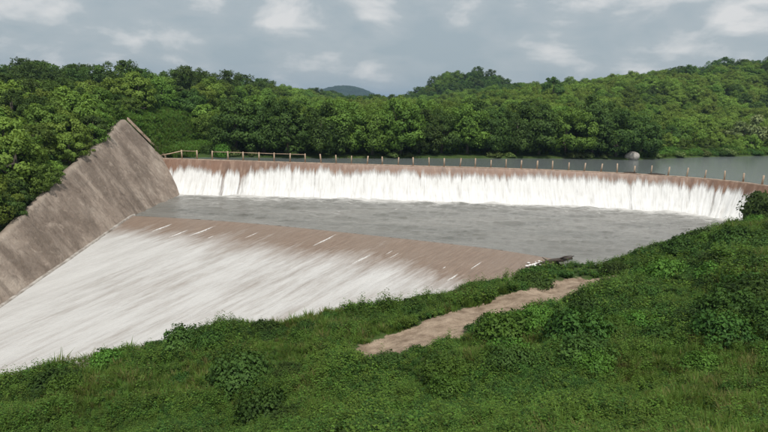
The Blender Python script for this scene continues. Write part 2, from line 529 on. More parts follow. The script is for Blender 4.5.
CTRL = np.array([
    (43, 54, 4.3), (38, 51.5, 3.2), (33.8, 51.2, 1.6), (30, 48.6, 1.2), (26.7, 46.4, 0.9), (21, 43.2, 0.45), (17.4, 40.2, 0.25), (14.7, 39.9, 0.15), (12, 38.6, 0.05), (6.5, 34.8, 0.0),
    (1.1, 31.6, -0.4), (-3, 30, -0.7), (-9.2, 28.8, -1.2), (-13.4, 26.6, -1.55), (-18.5, 24, -1.95), (-30, 17, -2.7), (-48, 6, -3.4),
    (-0.9, 25, .1), (2.5, 27, .25), (5.6, 30, .35), (10.5, 32.6, .5), (14.5, 35.4, .65),
    (-15.2, 19.9, -1.6), (-9, 19.5, -1.1), (-5, 24, -.5), (-3, 17.6, .5), (1.8, 12.6, 3.6), (5.4, 12, 4.2), (9.5, 12, 4.4), (14.5, 19.5, 3.7), (4, 19, 1.9), (8, 24, 1.8),
    (13, 27.5, 2.0), (18, 33, 2.0), (23, 38, 2.3), (31, 43.6, 2.7), (34, 46.5, 2.9), (38, 44, 4.2), (26, 33, 4.0), (22, 24, 4.8), (40, 35, 6.5), (60, 50, 8),
    (0, 5, 7.6), (0, 0, 10.4), (8, 0, 10.4), (-8, 0, 7.5), (-8, 10, 2.2), (-18, 10, -.6), (-16, 0, 3), (20, 8, 8), (30, 10, 9.5), (0, -12, 11), (60, 10, 11)])
def tps_fit(P):
    n = len(P)
    d = np.linalg.norm(P[:, None, :2] - P[None, :, :2], axis=-1)
    K = np.where(d > 0, d * d * np.log(d + 1e-9), 0) + np.eye(n) * 3.0
    A = np.zeros((n + 3, n + 3))
    A[:n, :n] = K
    A[:n, n] = 1; A[:n, n + 1:] = P[:, :2]
    A[n, :n] = 1; A[n + 1:, :n] = P[:, :2].T
    return np.linalg.solve(A, np.r_[P[:, 2], 0, 0, 0])
TW = tps_fit(CTRL)
def near_land(X, Y):
    Xc, Yc = np.clip(X, -50, 62), np.clip(Y, -13, 60)
    r = TW[-3] + TW[-2] * Xc + TW[-1] * Yc
    for (px, py, _), w in zip(CTRL, TW[:-3]):
        d2 = (Xc - px) ** 2 + (Yc - py) ** 2
        r = r + w * 0.5 * d2 * np.log(d2 + 1e-9)
    r = np.clip(r, -4, 12)
    return r + (fnoise2(X * 0.35, Y * 0.35, 3) - 0.5) * 0.9

def wall_top(Y):
    return np.where(Y < 67.5, 8.8 + (Y - 67.5) * 0.222, 8.8 + np.clip(Y - 67.5, 0, 40) * 0.02)
def left_land(X, Y):
    plane = (-24.9 - X) / 0.75
    top = wall_top(Y)
    back = np.maximum(0, (-24.9 - 0.75 * top) - X)        # metres beyond the top edge
    flat = top - 0.7 * (1 - sstep(back, 0.2, 2.5)) + back * 0.02 + (fnoise2(X * 0.2, Y * 0.2, 5) - 0.5) * 0.8 * sstep(back, 0, 4)
    # upstream of the dam the embankment curves round into the reservoir bank
    turn = np.clip(Y - 72, 0, 80)
    plane = plane - turn * 0.0
    return np.minimum(plane - 0.5, np.minimum(flat, 16))
HR_X = [-200, -60, -20, 0, 20, 40, 74, 104, 150, 260, 600]
HR_Z = [12, 9, 6.0, 6.3, 8.2, 12.4, 16.8, 21.5, 27, 34, 42]
def far_land(X, Y):
    ys = np.interp(X, SHORE[:, 0], SHORE[:, 1])
    d = (Y - ys) * 0.86
    hr = np.interp(X, HR_X, HR_Z)
    z = 4.25 + 0.35 * sstep(d, 0, 4) + (hr - 4.6) * sstep(d, 2, 72)
    z = z - sstep(Y, 190, 420) * (hr - 6) * 0.8
    z = z + 11.3 * np.exp(-((X - 30) / 15.0) ** 2 - ((Y - 300) / 25.0) ** 2) + 10 * np.exp(-((X - 52) / 14.0) ** 2 - ((Y - 300) / 25.0) ** 2)
    return z + (fnoise2(X * 0.05, Y * 0.05, 11) - 0.5) * 2.0 * sstep(d, 3, 25)
def terrain(X, Y):
    X, Y = np.asarray(X, float), np.asarray(Y, float)
    dch = sdist(X, Y, CHANNEL)
    dre = sdist(X, Y, RESERVOIR)
    crest_y = np.interp(X, np.r_[-400, -28.6, 40, 46, 60, 90, 260, 900], np.r_[69.6, 69.6, 63, 53.5, 58, 66, 110, 300])
    upstream = Y > crest_y
    land = np.where(upstream, far_land(X, Y), near_land(X, Y))
    bed = spill_z(X, Y) - 1.0
    land = land * (1 - sstep(dch, -0.5, 1.2)) + bed * sstep(dch, -0.5, 1.2)
    land = land * (1 - sstep(dre, -0.3, 2.0)) + 2.4 * sstep(dre, -0.3, 2.0)
    left = left_land(X, Y)
    k = sstep(X, -30, -20)                               # behind the dam the left hill hands over to the far shore
    left_up = left - sstep(Y, 74, 90) * k * 30
    z = np.maximum(land, np.where(Y > 69, left_up, left))
    near = (Y < 30) & (X > -40)
    return np.where(near, np.where(left > land, np.minimum(left, land + 50), land), z)

def axis_pts(lo, hi, a, b, fine, grow=1.16):
    pts = list(np.arange(a, b + 1e-6, fine))
    s = fine
    x = b
    while x < hi:
        s *= grow; x += s; pts.append(min(x, hi))
    s = fine; x = a; pre = []
    while x > lo:
        s *= grow; x -= s; pre.append(max(x, lo))
    return np.array(pre[::-1] + pts)
gx = axis_pts(-4000, 4000, -52, 62, 0.5)
gy = axis_pts(-800, 7000, -6, 110, 0.5)
GX, GY = np.meshgrid(gx, gy)
GZ = terrain(GX, GY)
PATHL = [(0.9, 25.2), (2.2, 26.2), (4.4, 27.9), (6.8, 29.9), (9.8, 32.1), (12.4, 33.9), (14.0, 35.0)]
def path_mask(X, Y):
    d = seg_dist(X, Y, PATHL)
    w = (1.7 + 0.6 * fnoise2(X * 0.5, Y * 0.5, 21)) * np.interp(X, [-2, 3, 9, 15], [1.0, 0.95, 1.0, 0.9])
    return 1 - sstep(d, w * 0.75, w * 1.35)
def dirt_mask(X, Y):
    k = path_mask(X, Y)
    k = np.maximum(k, 1 - sstep(np.hypot((X - 33.6) * 0.5, Y - 50.9), 0.5, 1.4))
    # bare strip on the embankment beside the concrete
    k = np.maximum(k, 0.8 * np.exp(-((Y - 74.6 + 0.2 * (X + 30)) / 0.45) ** 2) * (X < -26) * (X > -34))
    return k
GD = dirt_mask(GX, GY)
GZ = GZ - 0.06 * path_mask(GX, GY)
gm = mesh_from('ground', np.stack([GX, GY, GZ], -1).reshape(-1, 3), grid_quads(len(gy), len(gx)), smooth=True, mats=[M['ground']])
add_attr(gm, 'dirt', GD)
tag(link('ground', gm), kind='structure')

# far bluish hill beyond the trees
a = np.linspace(-1, 1, 121)
AX, AY = np.meshgrid(a, a)
hz = 55 * np.clip(1 - AX ** 2, 0, 1) ** 1.2 * np.clip(1 - AY ** 2, 0, 1) + (fnoise2(AX * 30 + 50, AY * 30 + 50, 31) - 0.5) * 8 - 4
hm = mesh_from('hill', np.stack([-130 + AX * 150, 1750 + AY * 260, hz], -1).reshape(-1, 3), grid_quads(121, 121), smooth=True, mats=[M['hill']])
tag(link('hill', hm), kind='structure')

# ---------------------------------------------------------------- water
# reservoir: one sheet clipped to its outline, a little generous under the banks
rx, ry = np.arange(-30, 262, 2.0), np.arange(52, 164, 1.0)
RX, RY = np.meshgrid(rx, ry)
q = grid_quads(len(ry), len(rx))
cen = np.stack([RX.ravel()[q].mean(1), RY.ravel()[q].mean(1)], 1)
crest_in = [tuple(p + np.array([0, 0.25])) for p in CREST]
ok = sdist(cen[:, 0], cen[:, 1], RESERVOIR) > -3.0
fr = [tuple(p) for p in CREST]
dn = inside(cen[:, 0], cen[:, 1], CHANNEL) | (seg_dist(cen[:, 0], cen[:, 1], fr) < 1.6)
q = q[ok & ~dn]
RV = np.stack([RX.ravel(), RY.ravel(), np.full(RX.size, 3.985)], 1)
# a strip that joins the sheet to the dam crest exactly
cp, cs = resample(CREST, 0.5)
tg = unit(np.gradient(cp, axis=0))
nr = np.stack([-tg[:, 1], tg[:, 0]], 1)
nr = np.where((nr[:, 1:2] < 0) & (np.abs(tg[:, 0:1]) > 0.5), -nr, nr)
strip = np.concatenate([np.c_[cp + nr * 0.22, np.full(len(cp), 3.98)], np.c_[cp + nr * 4.2, np.full(len(cp), 3.98)]])
sq = grid_quads(2, len(cp)) + len(RV)
rm = mesh_from('reservoir_water', np.vstack([RV, strip]), np.vstack([q, sq]), smooth=True, mats=[M['reservoir']])
tag(link('reservoir_water', rm), kind='structure')

# churning pool between dam and spillway
px_, py_ = np.arange(-27, 44, 0.25), np.arange(38, 70, 0.25)
PX, PY = np.meshgrid(px_, py_)
q = grid_quads(len(py_), len(px_))
cx_, cy_ = PX.ravel()[q].mean(1), PY.ravel()[q].mean(1)
sp_y = np.interp(cx_, SPILL[::-1, 0], SPILL[::-1, 1])
cr_y = np.interp(cx_, CREST[:12, 0], CREST[:12, 1])
q = q[((cy_ > sp_y + 0.15) | (cx_ > 13.7)) & (cy_ < cr_y)]
dfall = np.clip(seg_dist(PX, PY, fr) - 3.0, 0, 60)
cover = 0.55 * np.exp(-dfall / 0.8) + 0.42 * np.exp(-dfall / 5.0) + 0.08
PZ = (fnoise2(PX * 0.45 + 40, PY * 0.9, 41, 5, 0.6) - 0.5) * (0.22 + 0.45 * np.exp(-dfall / 5.0)) * sstep(PY - np.interp(PX, SPILL[::-1, 0], SPILL[::-1, 1]), 0, 3) + 0.10 * np.exp(-dfall / 1.2)
pm_ = mesh_from('pool_water', np.stack([PX, PY, PZ], -1).reshape(-1, 3), q, smooth=True, mats=[M['pool']])
add_attr(pm_, 'cover', cover)
tag(link('pool_water', pm_), kind='structure')

# lower spillway: thin sheet running down the apron
u = spill_s / spill_s[-1]
ang = np.interp(u, [0, 0.35, 0.75, 1], [math.atan2(-0.80, -0.60), math.atan2(-0.875, -0.485), math.atan2(-0.93, -0.37), math.atan2(-0.96, -0.28)])
fd = np.stack([np.cos(ang), np.sin(ang)], 1)
tt = np.concatenate([[-0.5, -0.25, 0.0], np.arange(0.25, 8, 0.25), np.arange(8, 62, 0.5)])
SX = spill_pts[None, :, 0] + fd[None, :, 0] * tt[:, None]
SY = spill_pts[None, :, 1] + fd[None, :, 1] * tt[:, None]
SS = np.broadcast_to(spill_s[None, :], SX.shape)
TT = np.broadcast_to(tt[:, None], SX.shape)
SZ = np.where(TT <= 0, 0.05 + np.minimum(TT + 0.12, 0) * 0.6, 0.05 - SLOPE * TT * (0.55 + 0.45 * sstep(TT, 0, 2.5)))
SZ = SZ + (fnoise2(SS * 1.6, TT * 0.25 + 30, 51) - 0.5) * 0.10 * sstep(TT, 1.5, 7)
lefts = u[None, :]
t0 = 5.6 - 1.9 * sstep(lefts, 0.62, 0.85) + 3.2 * (1 - sstep(lefts, 0.0, 0.32))
cov = sstep(TT, t0 - 3.2, t0 + 4.5) * 1.05 - 0.12
cov = cov + 0.30 * sstep(lefts, 0.55, 0.9) * sstep(TT, 4, 10)
sm = mesh_from('spillway_water', np.stack([SX, SY, SZ], -1).reshape(-1, 3), grid_quads(*SX.shape)[:, ::-1], smooth=True, mats=[M['spill']])
add_attr(sm, 'uv_st', np.stack([SS, TT, np.zeros_like(SS)], -1).reshape(-1, 3), 'FLOAT_VECTOR')
add_attr(sm, 'cover', cov)
tag(link('spillway_water', sm), kind='structure')
# long white jets standing on the apron
jet_geo_V, jet_geo_Q = [], []
JETS = [(-4.3, 48.4, 3.6, .10), (-15.8, 50.6, 3.6, .11), (-17.9, 49.2, 2.4, .09), (-1.0, 43.2, 2.0, .09), (5.6, 39.2, 1.8, .10), (-20.0, 51.0, 2.6, .10)]
gj = np.random.default_rng(77)
for _ in range(8):
    f_ = gj.random()
    k_ = int(f_ * (len(spill_pts) - 40))
    d_ = gj.uniform(1.6, 7.0)
    JETS.append((spill_pts[k_, 0] + fd[k_, 0] * d_, spill_pts[k_, 1] + fd[k_, 1] * d_, gj.uniform(0.5, 2.2), gj.uniform(0.025, 0.07)))
jet_cov = []
for (x, y, ln, w) in JETS:
    k = int(np.argmin(np.hypot(SX - x, SY - y)))
    i, j = divmod(k, SX.shape[1])
    nS = 9
    b = len(jet_geo_V)
    for a_ in range(nS):
        f = a_ / (nS - 1)
        p = np.array([x, y]) + fd[j] * ln * f
        k2 = int(np.argmin(np.hypot(SX - p[0], SY - p[1])))
        z = SZ.ravel()[k2]
        sd = np.array([-fd[j][1], fd[j][0]])
        hw = w * (0.25 + 0.75 * math.sin(math.pi * min(1, f * 0.8 + 0.15))) * (0.8 + 0.4 * random.random())
        for o_, h_ in ((-1, 0.0), (0, w * 0.55), (1, 0.0)):
            jet_cov.append((0.95 if o_ == 0 else 0.15) * math.sin(math.pi * (0.06 + 0.88 * f)) ** 0.6)
            jet_geo_V.append((p[0] + sd[0] * hw * o_, p[1] + sd[1] * hw * o_, z - 0.03 + (h_ + 0.05 if o_ == 0 else 0)))
    for a_ in range(nS - 1):
        for c_ in range(2):
            jet_geo_Q.append((b + a_ * 3 + c_, b + a_ * 3 + c_ + 1, b + a_ * 3 + c_ + 4, b + a_ * 3 + c_ + 3))
jm = mesh_from('water_jets', jet_geo_V, jet_geo_Q, smooth=True, mats=[M['jet']])
add_attr(jm, 'cover', jet_cov)
tag(link('water_jets', jm), label='thin white jets of water streaking over the brown apron', cat='white water', kind='stuff')

# ---------------------------------------------------------------- upper dam with its curtain of water
dam = bpy.data.objects.new('overflow_dam', None)
col.objects.link(dam)
dam.location = (6, 69, 0)
tag(dam, 'long curved brown concrete overflow dam holding back the reservoir', 'dam')
INV = Matrix.Translation((-6, -69, 0))
def under(name, me, parent):
    o = link(name, me, parent)
    o.matrix_parent_inverse = parent.matrix_world.inverted() if False else Matrix.Translation(-parent.location)
    return o
dt = unit(np.gradient(crest_pts, axis=0))
dn_ = np.stack([dt[:, 1], -dt[:, 0]], 1)                 # downstream side
# face profile: (out, z)
prof = [(0.30, 4.0), (0.36, 3.90), (0.50, 3.62), (0.72, 3.2), (1.0, 2.6), (1.35, 1.9), (1.75, 1.2), (2.2, 0.6), (2.7, 0.15), (3.2, -0.5)]
po = np.array([p[0] for p in prof]); pz = np.array([p[1] for p in prof])
def face(offset, rows_o, rows_z):
    X = crest_pts[None, :, 0] + dn_[None, :, 0] * rows_o[:, None]
    Y = crest_pts[None, :, 1] + dn_[None, :, 1] * rows_o[:, None]
    Z = np.broadcast_to(rows_z[:, None], X.shape)
    return X, Y, Z
ro = np.r_[-0.5, -0.45, po]
rz = np.r_[2.0, 4.0, pz]
sl = slice(None, None, 5)
cpt, dnt = crest_pts[sl], dn_[sl]
X = cpt[None, :, 0] + dnt[None, :, 0] * ro[:, None]
Y = cpt[None, :, 1] + dnt[None, :, 1] * ro[:, None]
Z = np.broadcast_to(rz[:, None], X.shape)
fm = mesh_from('dam_face', np.stack([X, Y, Z], -1).reshape(-1, 3), grid_quads(*X.shape)[:, ::-1], smooth=True, mats=[M['dam']])
tl = np.r_[0, np.cumsum(np.hypot(np.diff(ro), np.diff(rz)))]
add_attr(fm, 'uv_st', np.stack([np.broadcast_to(crest_s[sl][None, :], X.shape), np.broadcast_to(tl[:, None], X.shape), 0 * X], -1).reshape(-1, 3), 'FLOAT_VECTOR')
under('dam_face', fm, dam)
# coping in cast lengths along the crest
k0 = 0
n_c = 0
while k0 + 41 < len(crest_pts):
    k1 = min(k0 + 40, len(crest_pts) - 1)
    idx = np.arange(k0, k1 + 1, 5)
    hgt = 4.06 + random.uniform(-0.012, 0.012)
    rows = [(0.33, 3.93), (0.34, hgt - 0.02), (0.32, hgt), (-0.22, hgt), (-0.24, hgt - 0.02), (-0.24, 3.9)]
    pp = crest_pts[idx].copy()
    pp[-1] -= dt[idx[-1]] * 0.025
    V = [(pp[i][0] + dn_[idx[i]][0] * o_, pp[i][1] + dn_[idx[i]][1] * o_, z_) for (o_, z_) in rows for i in range(len(idx))]
    under('coping_slab', mesh_from('coping_slab', V, grid_quads(len(rows), len(idx))[:, ::-1], mats=[M['coping']]), dam)
    k0 = k1
    n_c += 1

# the falling sheet
tl_full = np.r_[0, np.cumsum(np.hypot(np.diff(po), np.diff(pz)))]
trow = np.linspace(0.12, tl_full[-1] - 0.25, 26)
jag = fnoise(crest_s * 0.9, 61, 4, 0.6)
broad = fnoise(crest_s * 0.12, 66, 3)
fine = fnoise(crest_s * 5.0, 64, 3, 0.7)
start = 0.46 + 1.0 * (jag - 0.45) + 1.3 * (broad - 0.45) + 0.35 * (fine - 0.5)
start = start + 0.25 * sstep(crest_s, 4.5, 7) * (1 - sstep(crest_s, 12, 30))
start = np.clip(start, 0.1, 1.6)
gap = 1.15 * np.exp(-((crest_s - 8.6) / 0.38) ** 2) + 0.95 * np.exp(-((crest_s - 11.1) / 0.45) ** 2) + 0.5 * np.exp(-((crest_s - 1.2) / 0.9) ** 2)
gap = gap + 1.1 * np.clip(fnoise(crest_s * 1.7, 65, 4, 0.7) - 0.60, 0, 1) * 3.0
gap = gap + 0.8 * np.exp(-((crest_s - 68.5) / 0.16) ** 2) + 0.5 * np.exp(-((crest_s - 61) / 0.12) ** 2) + 0.4 * np.exp(-((crest_s - 3.6) / 0.2) ** 2)
thick = 0.05 + 0.20 * fnoise(crest_s * 0.9, 71, 4, 0.6)
oo = np.interp(trow, tl_full, po)
zz = np.interp(trow, tl_full, pz)
grow = sstep(trow, 0.2, 4.0)
off = thick[None, :] * (0.25 + 1.1 * grow[:, None]) + 0.10 * (fnoise2(crest_s[None, :] * 2.2, trow[:, None] * 0.7 + 20, 75) - 0.3) * (0.3 + grow[:, None])
X = crest_pts[None, :, 0] + dn_[None, :, 0] * (oo[:, None] + off * 0.8)
Y = crest_pts[None, :, 1] + dn_[None, :, 1] * (oo[:, None] + off * 0.8)
Z = zz[:, None] + off * 0.55 + 0 * X
cv = sstep(trow[:, None] - start[None, :], -0.5, 1.5) * 1.3 - gap[None, :] * (0.95 - 0.25 * grow[:, None]) - 0.16 + 0.25 * grow[:, None]
wm = mesh_from('waterfall', np.stack([X, Y, Z], -1).reshape(-1, 3), grid_quads(*X.shape)[:, ::-1], smooth=True, mats=[M['fall']])
add_attr(wm, 'uv_st', np.stack([np.broadcast_to(crest_s[None, :], X.shape), np.broadcast_to(trow[:, None], X.shape), 0 * X], -1).reshape(-1, 3), 'FLOAT_VECTOR')
add_attr(wm, 'cover', cv)
tag(link('waterfall', wm), kind='structure')

# ---------------------------------------------------------------- concrete revetment on the far bank
rev = bpy.data.objects.new('revetment_wall', None)
col.objects.link(rev)
rev.location = (-26, 55, 0)
tag(rev, 'sloping stained concrete revetment wall rising beside the white spillway', 'wall')
yy = np.arange(6, 68.01, 0.4)
kk = np.linspace(0, 1, 28)
top = wall_top(yy)
# upstream edge leans: the slab ends at the dam crest
V = np.zeros((len(kk), len(yy), 3))
uvv = np.zeros_like(V)
for i, k in enumerate(kk):
    zb = -2.6
    z = top + (zb - top) * k
    edge = 67.4 + np.clip((8.8 - z) / 4.8, 0, 1) * 2.2 - np.clip((4 - z) / 4.0, 0, 1.1) * 3.0
    y = 6 + (yy - 6) * (edge - 6) / (68 - 6)
    tj = wall_top(y) + (fnoise(y * 0.22, 88, 3, 0.4) - 0.5) * 0.35 * sstep(67.5 - y, 0, 3)
    z = tj + (zb - tj) * k
    rough_ = (fnoise2(y * 0.4 + 60, z * 0.4 + 60, 81) - 0.5) * 0.22 + (fnoise2(y * 1.7, z * 1.7 + 60, 85) - 0.5) * 0.12
    V[i, :, 0] = -24.9 - 0.75 * z + rough_ * 0.8
    V[i, :, 1] = y
    V[i, :, 2] = z + rough_ * 0.6
    uvv[i, :, 0] = y
    uvv[i, :, 1] = (wall_top(y) - z) * 1.25
# a thickness strip along the top and the upstream edge
topback = V[0] + np.array([-0.5, 0, -0.02]); topdown = V[0] + np.array([-0.55, 0, -1.0])
VV = np.vstack([topdown[None], topback[None], V])
UU = np.vstack([uvv[:1], uvv[:1], uvv])
sidec = np.stack([VV[:, -1] + np.array([0, 0.05, 0]), VV[:, -1] + np.array([-0.6, 0.2, -0.5])], 1)
VV2 = np.concatenate([VV, sidec], 1)
UU2 = np.concatenate([UU, np.repeat(UU[:, -1:], 2, 1)], 1)
wmesh = mesh_from('concrete_face', VV2.reshape(-1, 3), grid_quads(*VV2.shape[:2]), smooth=True, mats=[M['revetment']])
add_attr(wmesh, 'uv_st', UU2.reshape(-1, 3), 'FLOAT_VECTOR')
under('concrete_face', wmesh, rev)
# low kerb along the foot of the wall beside the apron
kv = []
ky = np.arange(12, 54.5, 0.7)
for y in ky:
    z = float(np.interp(y, [12, 53], [-SLOPE * 43.5, 0.05])) + 0.04
    x = -24.9 - 0.75 * z + 0.12 + 0.10 * (fnoise(np.array([y * 0.8]), 91)[0] - 0.5)
    for o_, h_ in ((-0.18, 0.06), (0.0, 0.08), (0.05, 0.06), (0.07, -0.2)):
        kv.append((x + o_, y, z + h_))
under('kerb', mesh_from('kerb', kv, grid_quads(len(ky), 4), mats=[M['kerb']]), rev)
# edging strip up the embankment beyond the wall
ev = []
for f in np.linspace(0, 1, 12):
    z = 4.1 + (8.9 - 4.1) * f
    y = 70.2 - 2.2 * f
    x = -24.9 - 0.75 * z
    for o_, h_ in ((0.0, -0.25), (0.0, 0.04), (0.34, 0.04), (0.34, -0.25)):
        ev.append((x + 0.1, y + o_, z + h_ + 0.08))
under('edging', mesh_from('edging', ev, grid_quads(12, 4), mats=[M['coping']]), rev)

# ---------------------------------------------------------------- railing and posts on the crest
plist = []
s_post = float(np.interp(-25.6, crest_pts[:, 0], crest_s))
while s_post < crest_s[-1] - 4:
    k = int(s_post / 0.1)
    plist.append((crest_pts[k][0], crest_pts[k][1], math.atan2(dt[k][1], dt[k][0])))
    s_post += 1.945
def post_mesh():
    v, q_ = boxes([(0, 0, 0.54, 0.155, 0.155, 1.08, 0.90)])
    return mesh_from('post', v, q_, mats=[M['post']])
pmesh = post_mesh()
N_RAIL = 9
rail = bpy.data.objects.new('railing', None)
col.objects.link(rail)
rail.location = (plist[0][0], plist[0][1], 4.06)
tag(rail, 'post and rail fence on the dam crest next to the concrete revetment', 'railing')
for i, (x, y, a_) in enumerate(plist[:N_RAIL]):
    o = link('post', pmesh, rail)
    o.location = (x - rail.location.x, y - rail.location.y, 0.0)
    o.rotation_euler = (random.uniform(-.03, .03), random.uniform(-.03, .03), a_)
rv, rq = boxes([(0, 0, 0, 1.79, 0.06, 0.07, 1.0)])
rmesh = mesh_from('rail', rv, rq, mats=[M['post']])
for i in range(N_RAIL - 1):
    if i == 1:
        continue
    (x, y, a_), (x2, y2, _) = plist[i], plist[i + 1]
    o = link('rail', rmesh, rail)
    o.location = ((x + x2) / 2 - rail.location.x, (y + y2) / 2 - rail.location.y, 0.96)
    o.rotation_euler = (0, random.uniform(-.015, .015), a_)
# a low landing of the rail towards the wall
v_, q_, t_g = tube([(plist[0][0] - 2.9, plist[0][1] - 0.15, 4.35), (plist[0][0] - 1.5, plist[0][1] - 0.05, 4.62), (plist[0][0], plist[0][1], 5.0)], [0.06, 0.06, 0.06])
under('rail', mesh_from('rail', v_, q_, t_g, mats=[M['post']]), rail)
for i, (x, y, a_) in enumerate(plist[N_RAIL:]):
    o = link('concrete_post', pmesh)
    o.location = (x, y, 4.045)
    o.rotation_euler = (random.gauss(0, .04), random.gauss(0, .045), a_)
    o.scale = (random.uniform(0.85, 1.15), 1, random.uniform(0.86, 1.06))
    tag(o, nth(i) + ' free standing pale post from the railing along the dam crest', 'post', 'free standing posts along the dam crest')

# ---------------------------------------------------------------- plants: prototypes
def finish_leaf_mesh(name, V, Q, nrm, tint, mats):
    me = mesh_from(name, V, Q, smooth=True, mats=mats)
    add_attr(me, 'tint', tint)
    if nrm is not None:
        me.normals_split_custom_set_from_vertices(nrm.tolist())
    return me

def make_tree(seed, h, r, base, n_clump, per, lsize, mat, flat=0.75):
    """returns trunk mesh, crown mesh; base at the origin"""
    g = np.random.default_rng(seed)
    # clumps: mostly near the outside of an uneven dome
    cz0 = h * base
    cen, rad = [], []
    lobes = g.normal(size=(5, 3)); lobes = unit(lobes); lw = g.uniform(-0.28, 0.30, 5)
    while len(cen) < n_clump:
        d = unit(g.normal(size=3))
        if d[2] < -0.75:
            continue
        k = 1.0 + float(np.sum(lw * np.clip(lobes @ d, 0, 1) ** 2))
        f = g.uniform(0.35, 1.0) ** 0.5
        p = np.array([d[0] * r * k * f, d[1] * r * k * f, cz0 + (h - cz0) * (0.38 + 0.60 * d[2] * k * f * (1.0 if d[2] > 0 else 0.62))])
        cr = r * g.uniform(0.15, 0.31)
        p[2] = min(p[2], h * 1.06 - cr * 0.5)
        cen.append(p); rad.append(cr)
    cen, rad = np.array(cen), np.array(rad)
    n = n_clump * per
    ci = np.repeat(np.arange(n_clump), per)
    d = g.normal(size=(n, 3)); d[:, 2] += 0.35
    d = unit(d)
    rr = g.uniform(0.55, 1.08, n)[:, None]
    pos = cen[ci] + d * rad[ci][:, None] * rr * np.array([1, 1, flat])
    out = unit(pos - np.array([0, 0, cz0 + (h - cz0) * 0.3]))
    nrm = unit(d * 0.75 + out * 0.55 + np.array([0, 0, 0.25]))
    face = unit(nrm + g.normal(size=(n, 3)) * 0.55)
    ax = unit(np.cross(face, g.normal(size=(n, 3))))
    ax[:, 2] -= 0.25
    ln = lsize * g.uniform(0.65, 1.35, n)
    V, Q = leaves(pos - ax * ln[:, None] * 0.5, ax, face, ln, ln * g.uniform(0.55, 0.85, n))
    tint = np.clip(0.35 * g.random(n) + 0.65 * g.random(n_clump)[ci], 0, 1)
    crown = finish_leaf_mesh('crown', V, Q, np.repeat(nrm, 4, 0), np.repeat(tint, 4), [mat])
    gs = []
    lean = g.uniform(-0.06, 0.06, 2) * h
    tb = r * 0.055 + 0.05
    gs.append(tube([(0, 0, -0.6), (lean[0] * .2, lean[1] * .2, h * 0.18), (lean[0] * .6, lean[1] * .6, h * 0.42), (lean[0], lean[1], h * 0.74)], [tb * 1.35, tb, tb * 0.75, tb * 0.3], 7))
    for k in range(6):
        c = cen[int(g.integers(n_clump))]
        s = np.array([lean[0] * .4, lean[1] * .4, h * g.uniform(0.18, 0.42)])
        mid = s * 0.5 + c * 0.5 + np.array([0, 0, -0.06 * h])
        gs.append(tube([s, mid, c], [tb * 0.6, tb * 0.42, tb * 0.15], 5))
    v, q_, t = join_geo(gs)
    trunk = mesh_from('trunk', v, q_, t, smooth=True, mats=[M['bark']])
    return trunk, crown

PROTO = {}
def proto(kind, mat, specs):
    PROTO[kind] = [make_tree(100 + 13 * i + hash_(kind), *s, M[mat]) for i, s in enumerate(specs)]
def hash_(k):
    return sum(ord(c) * (i + 3) for i, c in enumerate(k)) % 900
big = [(9.5, 4.6, 0.02, 110, 125, 0.36), (8.6, 4.4, 0.0, 105, 125, 0.34), (10.2, 4.5, 0.03, 110, 125, 0.37)]
mid = [(6.2, 3.1, 0.0, 74, 110, 0.28), (5.6, 3.0, 0.0, 72, 110, 0.27), (6.8, 2.9, 0.03, 72, 110, 0.29)]
sml = [(4.2, 2.4, 0.0, 50, 110, 0.24), (3.8, 2.5, 0.0, 50, 110, 0.23), (4.6, 2.2, 0.03, 48, 110, 0.24)]
proto('big_dark', 'leaf_dark', big)
proto('big_mid', 'leaf_mid', big)
proto('mid_dark', 'leaf_dark', mid)
proto('mid_mid', 'leaf_mid', mid)
proto('mid_light', 'leaf_light', mid)
proto('small_dark', 'leaf_dark', sml[:2])
proto('small_mid', 'leaf_mid', sml)
proto('small_light', 'leaf_light', sml)
proto('pale', 'leaf_pale', [(5.0, 2.8, 0.05, 36, 120, 0.34)])

def view_xy(X, Y, Z):
    """pixel position in a 768 x 432 picture, used only to skip plants far outside the view"""
    z = Z - 12.0
    f = Y * math.cos(PITCH) - z * math.sin(PITCH)
    d = -Y * math.sin(PITCH) - z * math.cos(PITCH)
    a_, b_ = X / f, d / f
    c, q = math.cos(ROLL), math.sin(ROLL)
    return 384 + 555 * (a_ * c - b_ * q), 216 + 555 * (a_ * q + b_ * c), f

TREES = 0
def plant_tree(kind, var, x, y, scale, label, group, name='tree', cat='tree', z=None, sz=1.0):
    global TREES
    TREES += 1
    tr, cr = PROTO[kind][var % len(PROTO[kind])]
    root = bpy.data.objects.new(name, None)
    col.objects.link(root)
    root.location = (x, y, float(terrain(np.array([x]), np.array([y]))[0]) - 0.05 if z is None else z)
    root.rotation_euler = (0, 0, random.uniform(0, 6.28))
    root.scale = (scale, scale, scale * sz)
    root.empty_display_size = 0.3
    link('trunk', tr, root)
    link('crown', cr, root)
    tag(root, label, cat, group)
    return root

def jitter_grid(x0, x1, y0, y1, step, g, jit=0.42):
    P = []
    row = 0
    y = y0
    while y < y1:
        x = x0 + (row % 2) * step * 0.5
        while x < x1:
            P.append((x + g.uniform(-jit, jit) * step, y + g.uniform(-jit, jit) * step))
            x += step
        y += step * 0.87
        row += 1
    return np.array(P)

G = np.random.default_rng(2024)
forest_pts = []                                           # (x, y, scale, kind) left over for the far mass

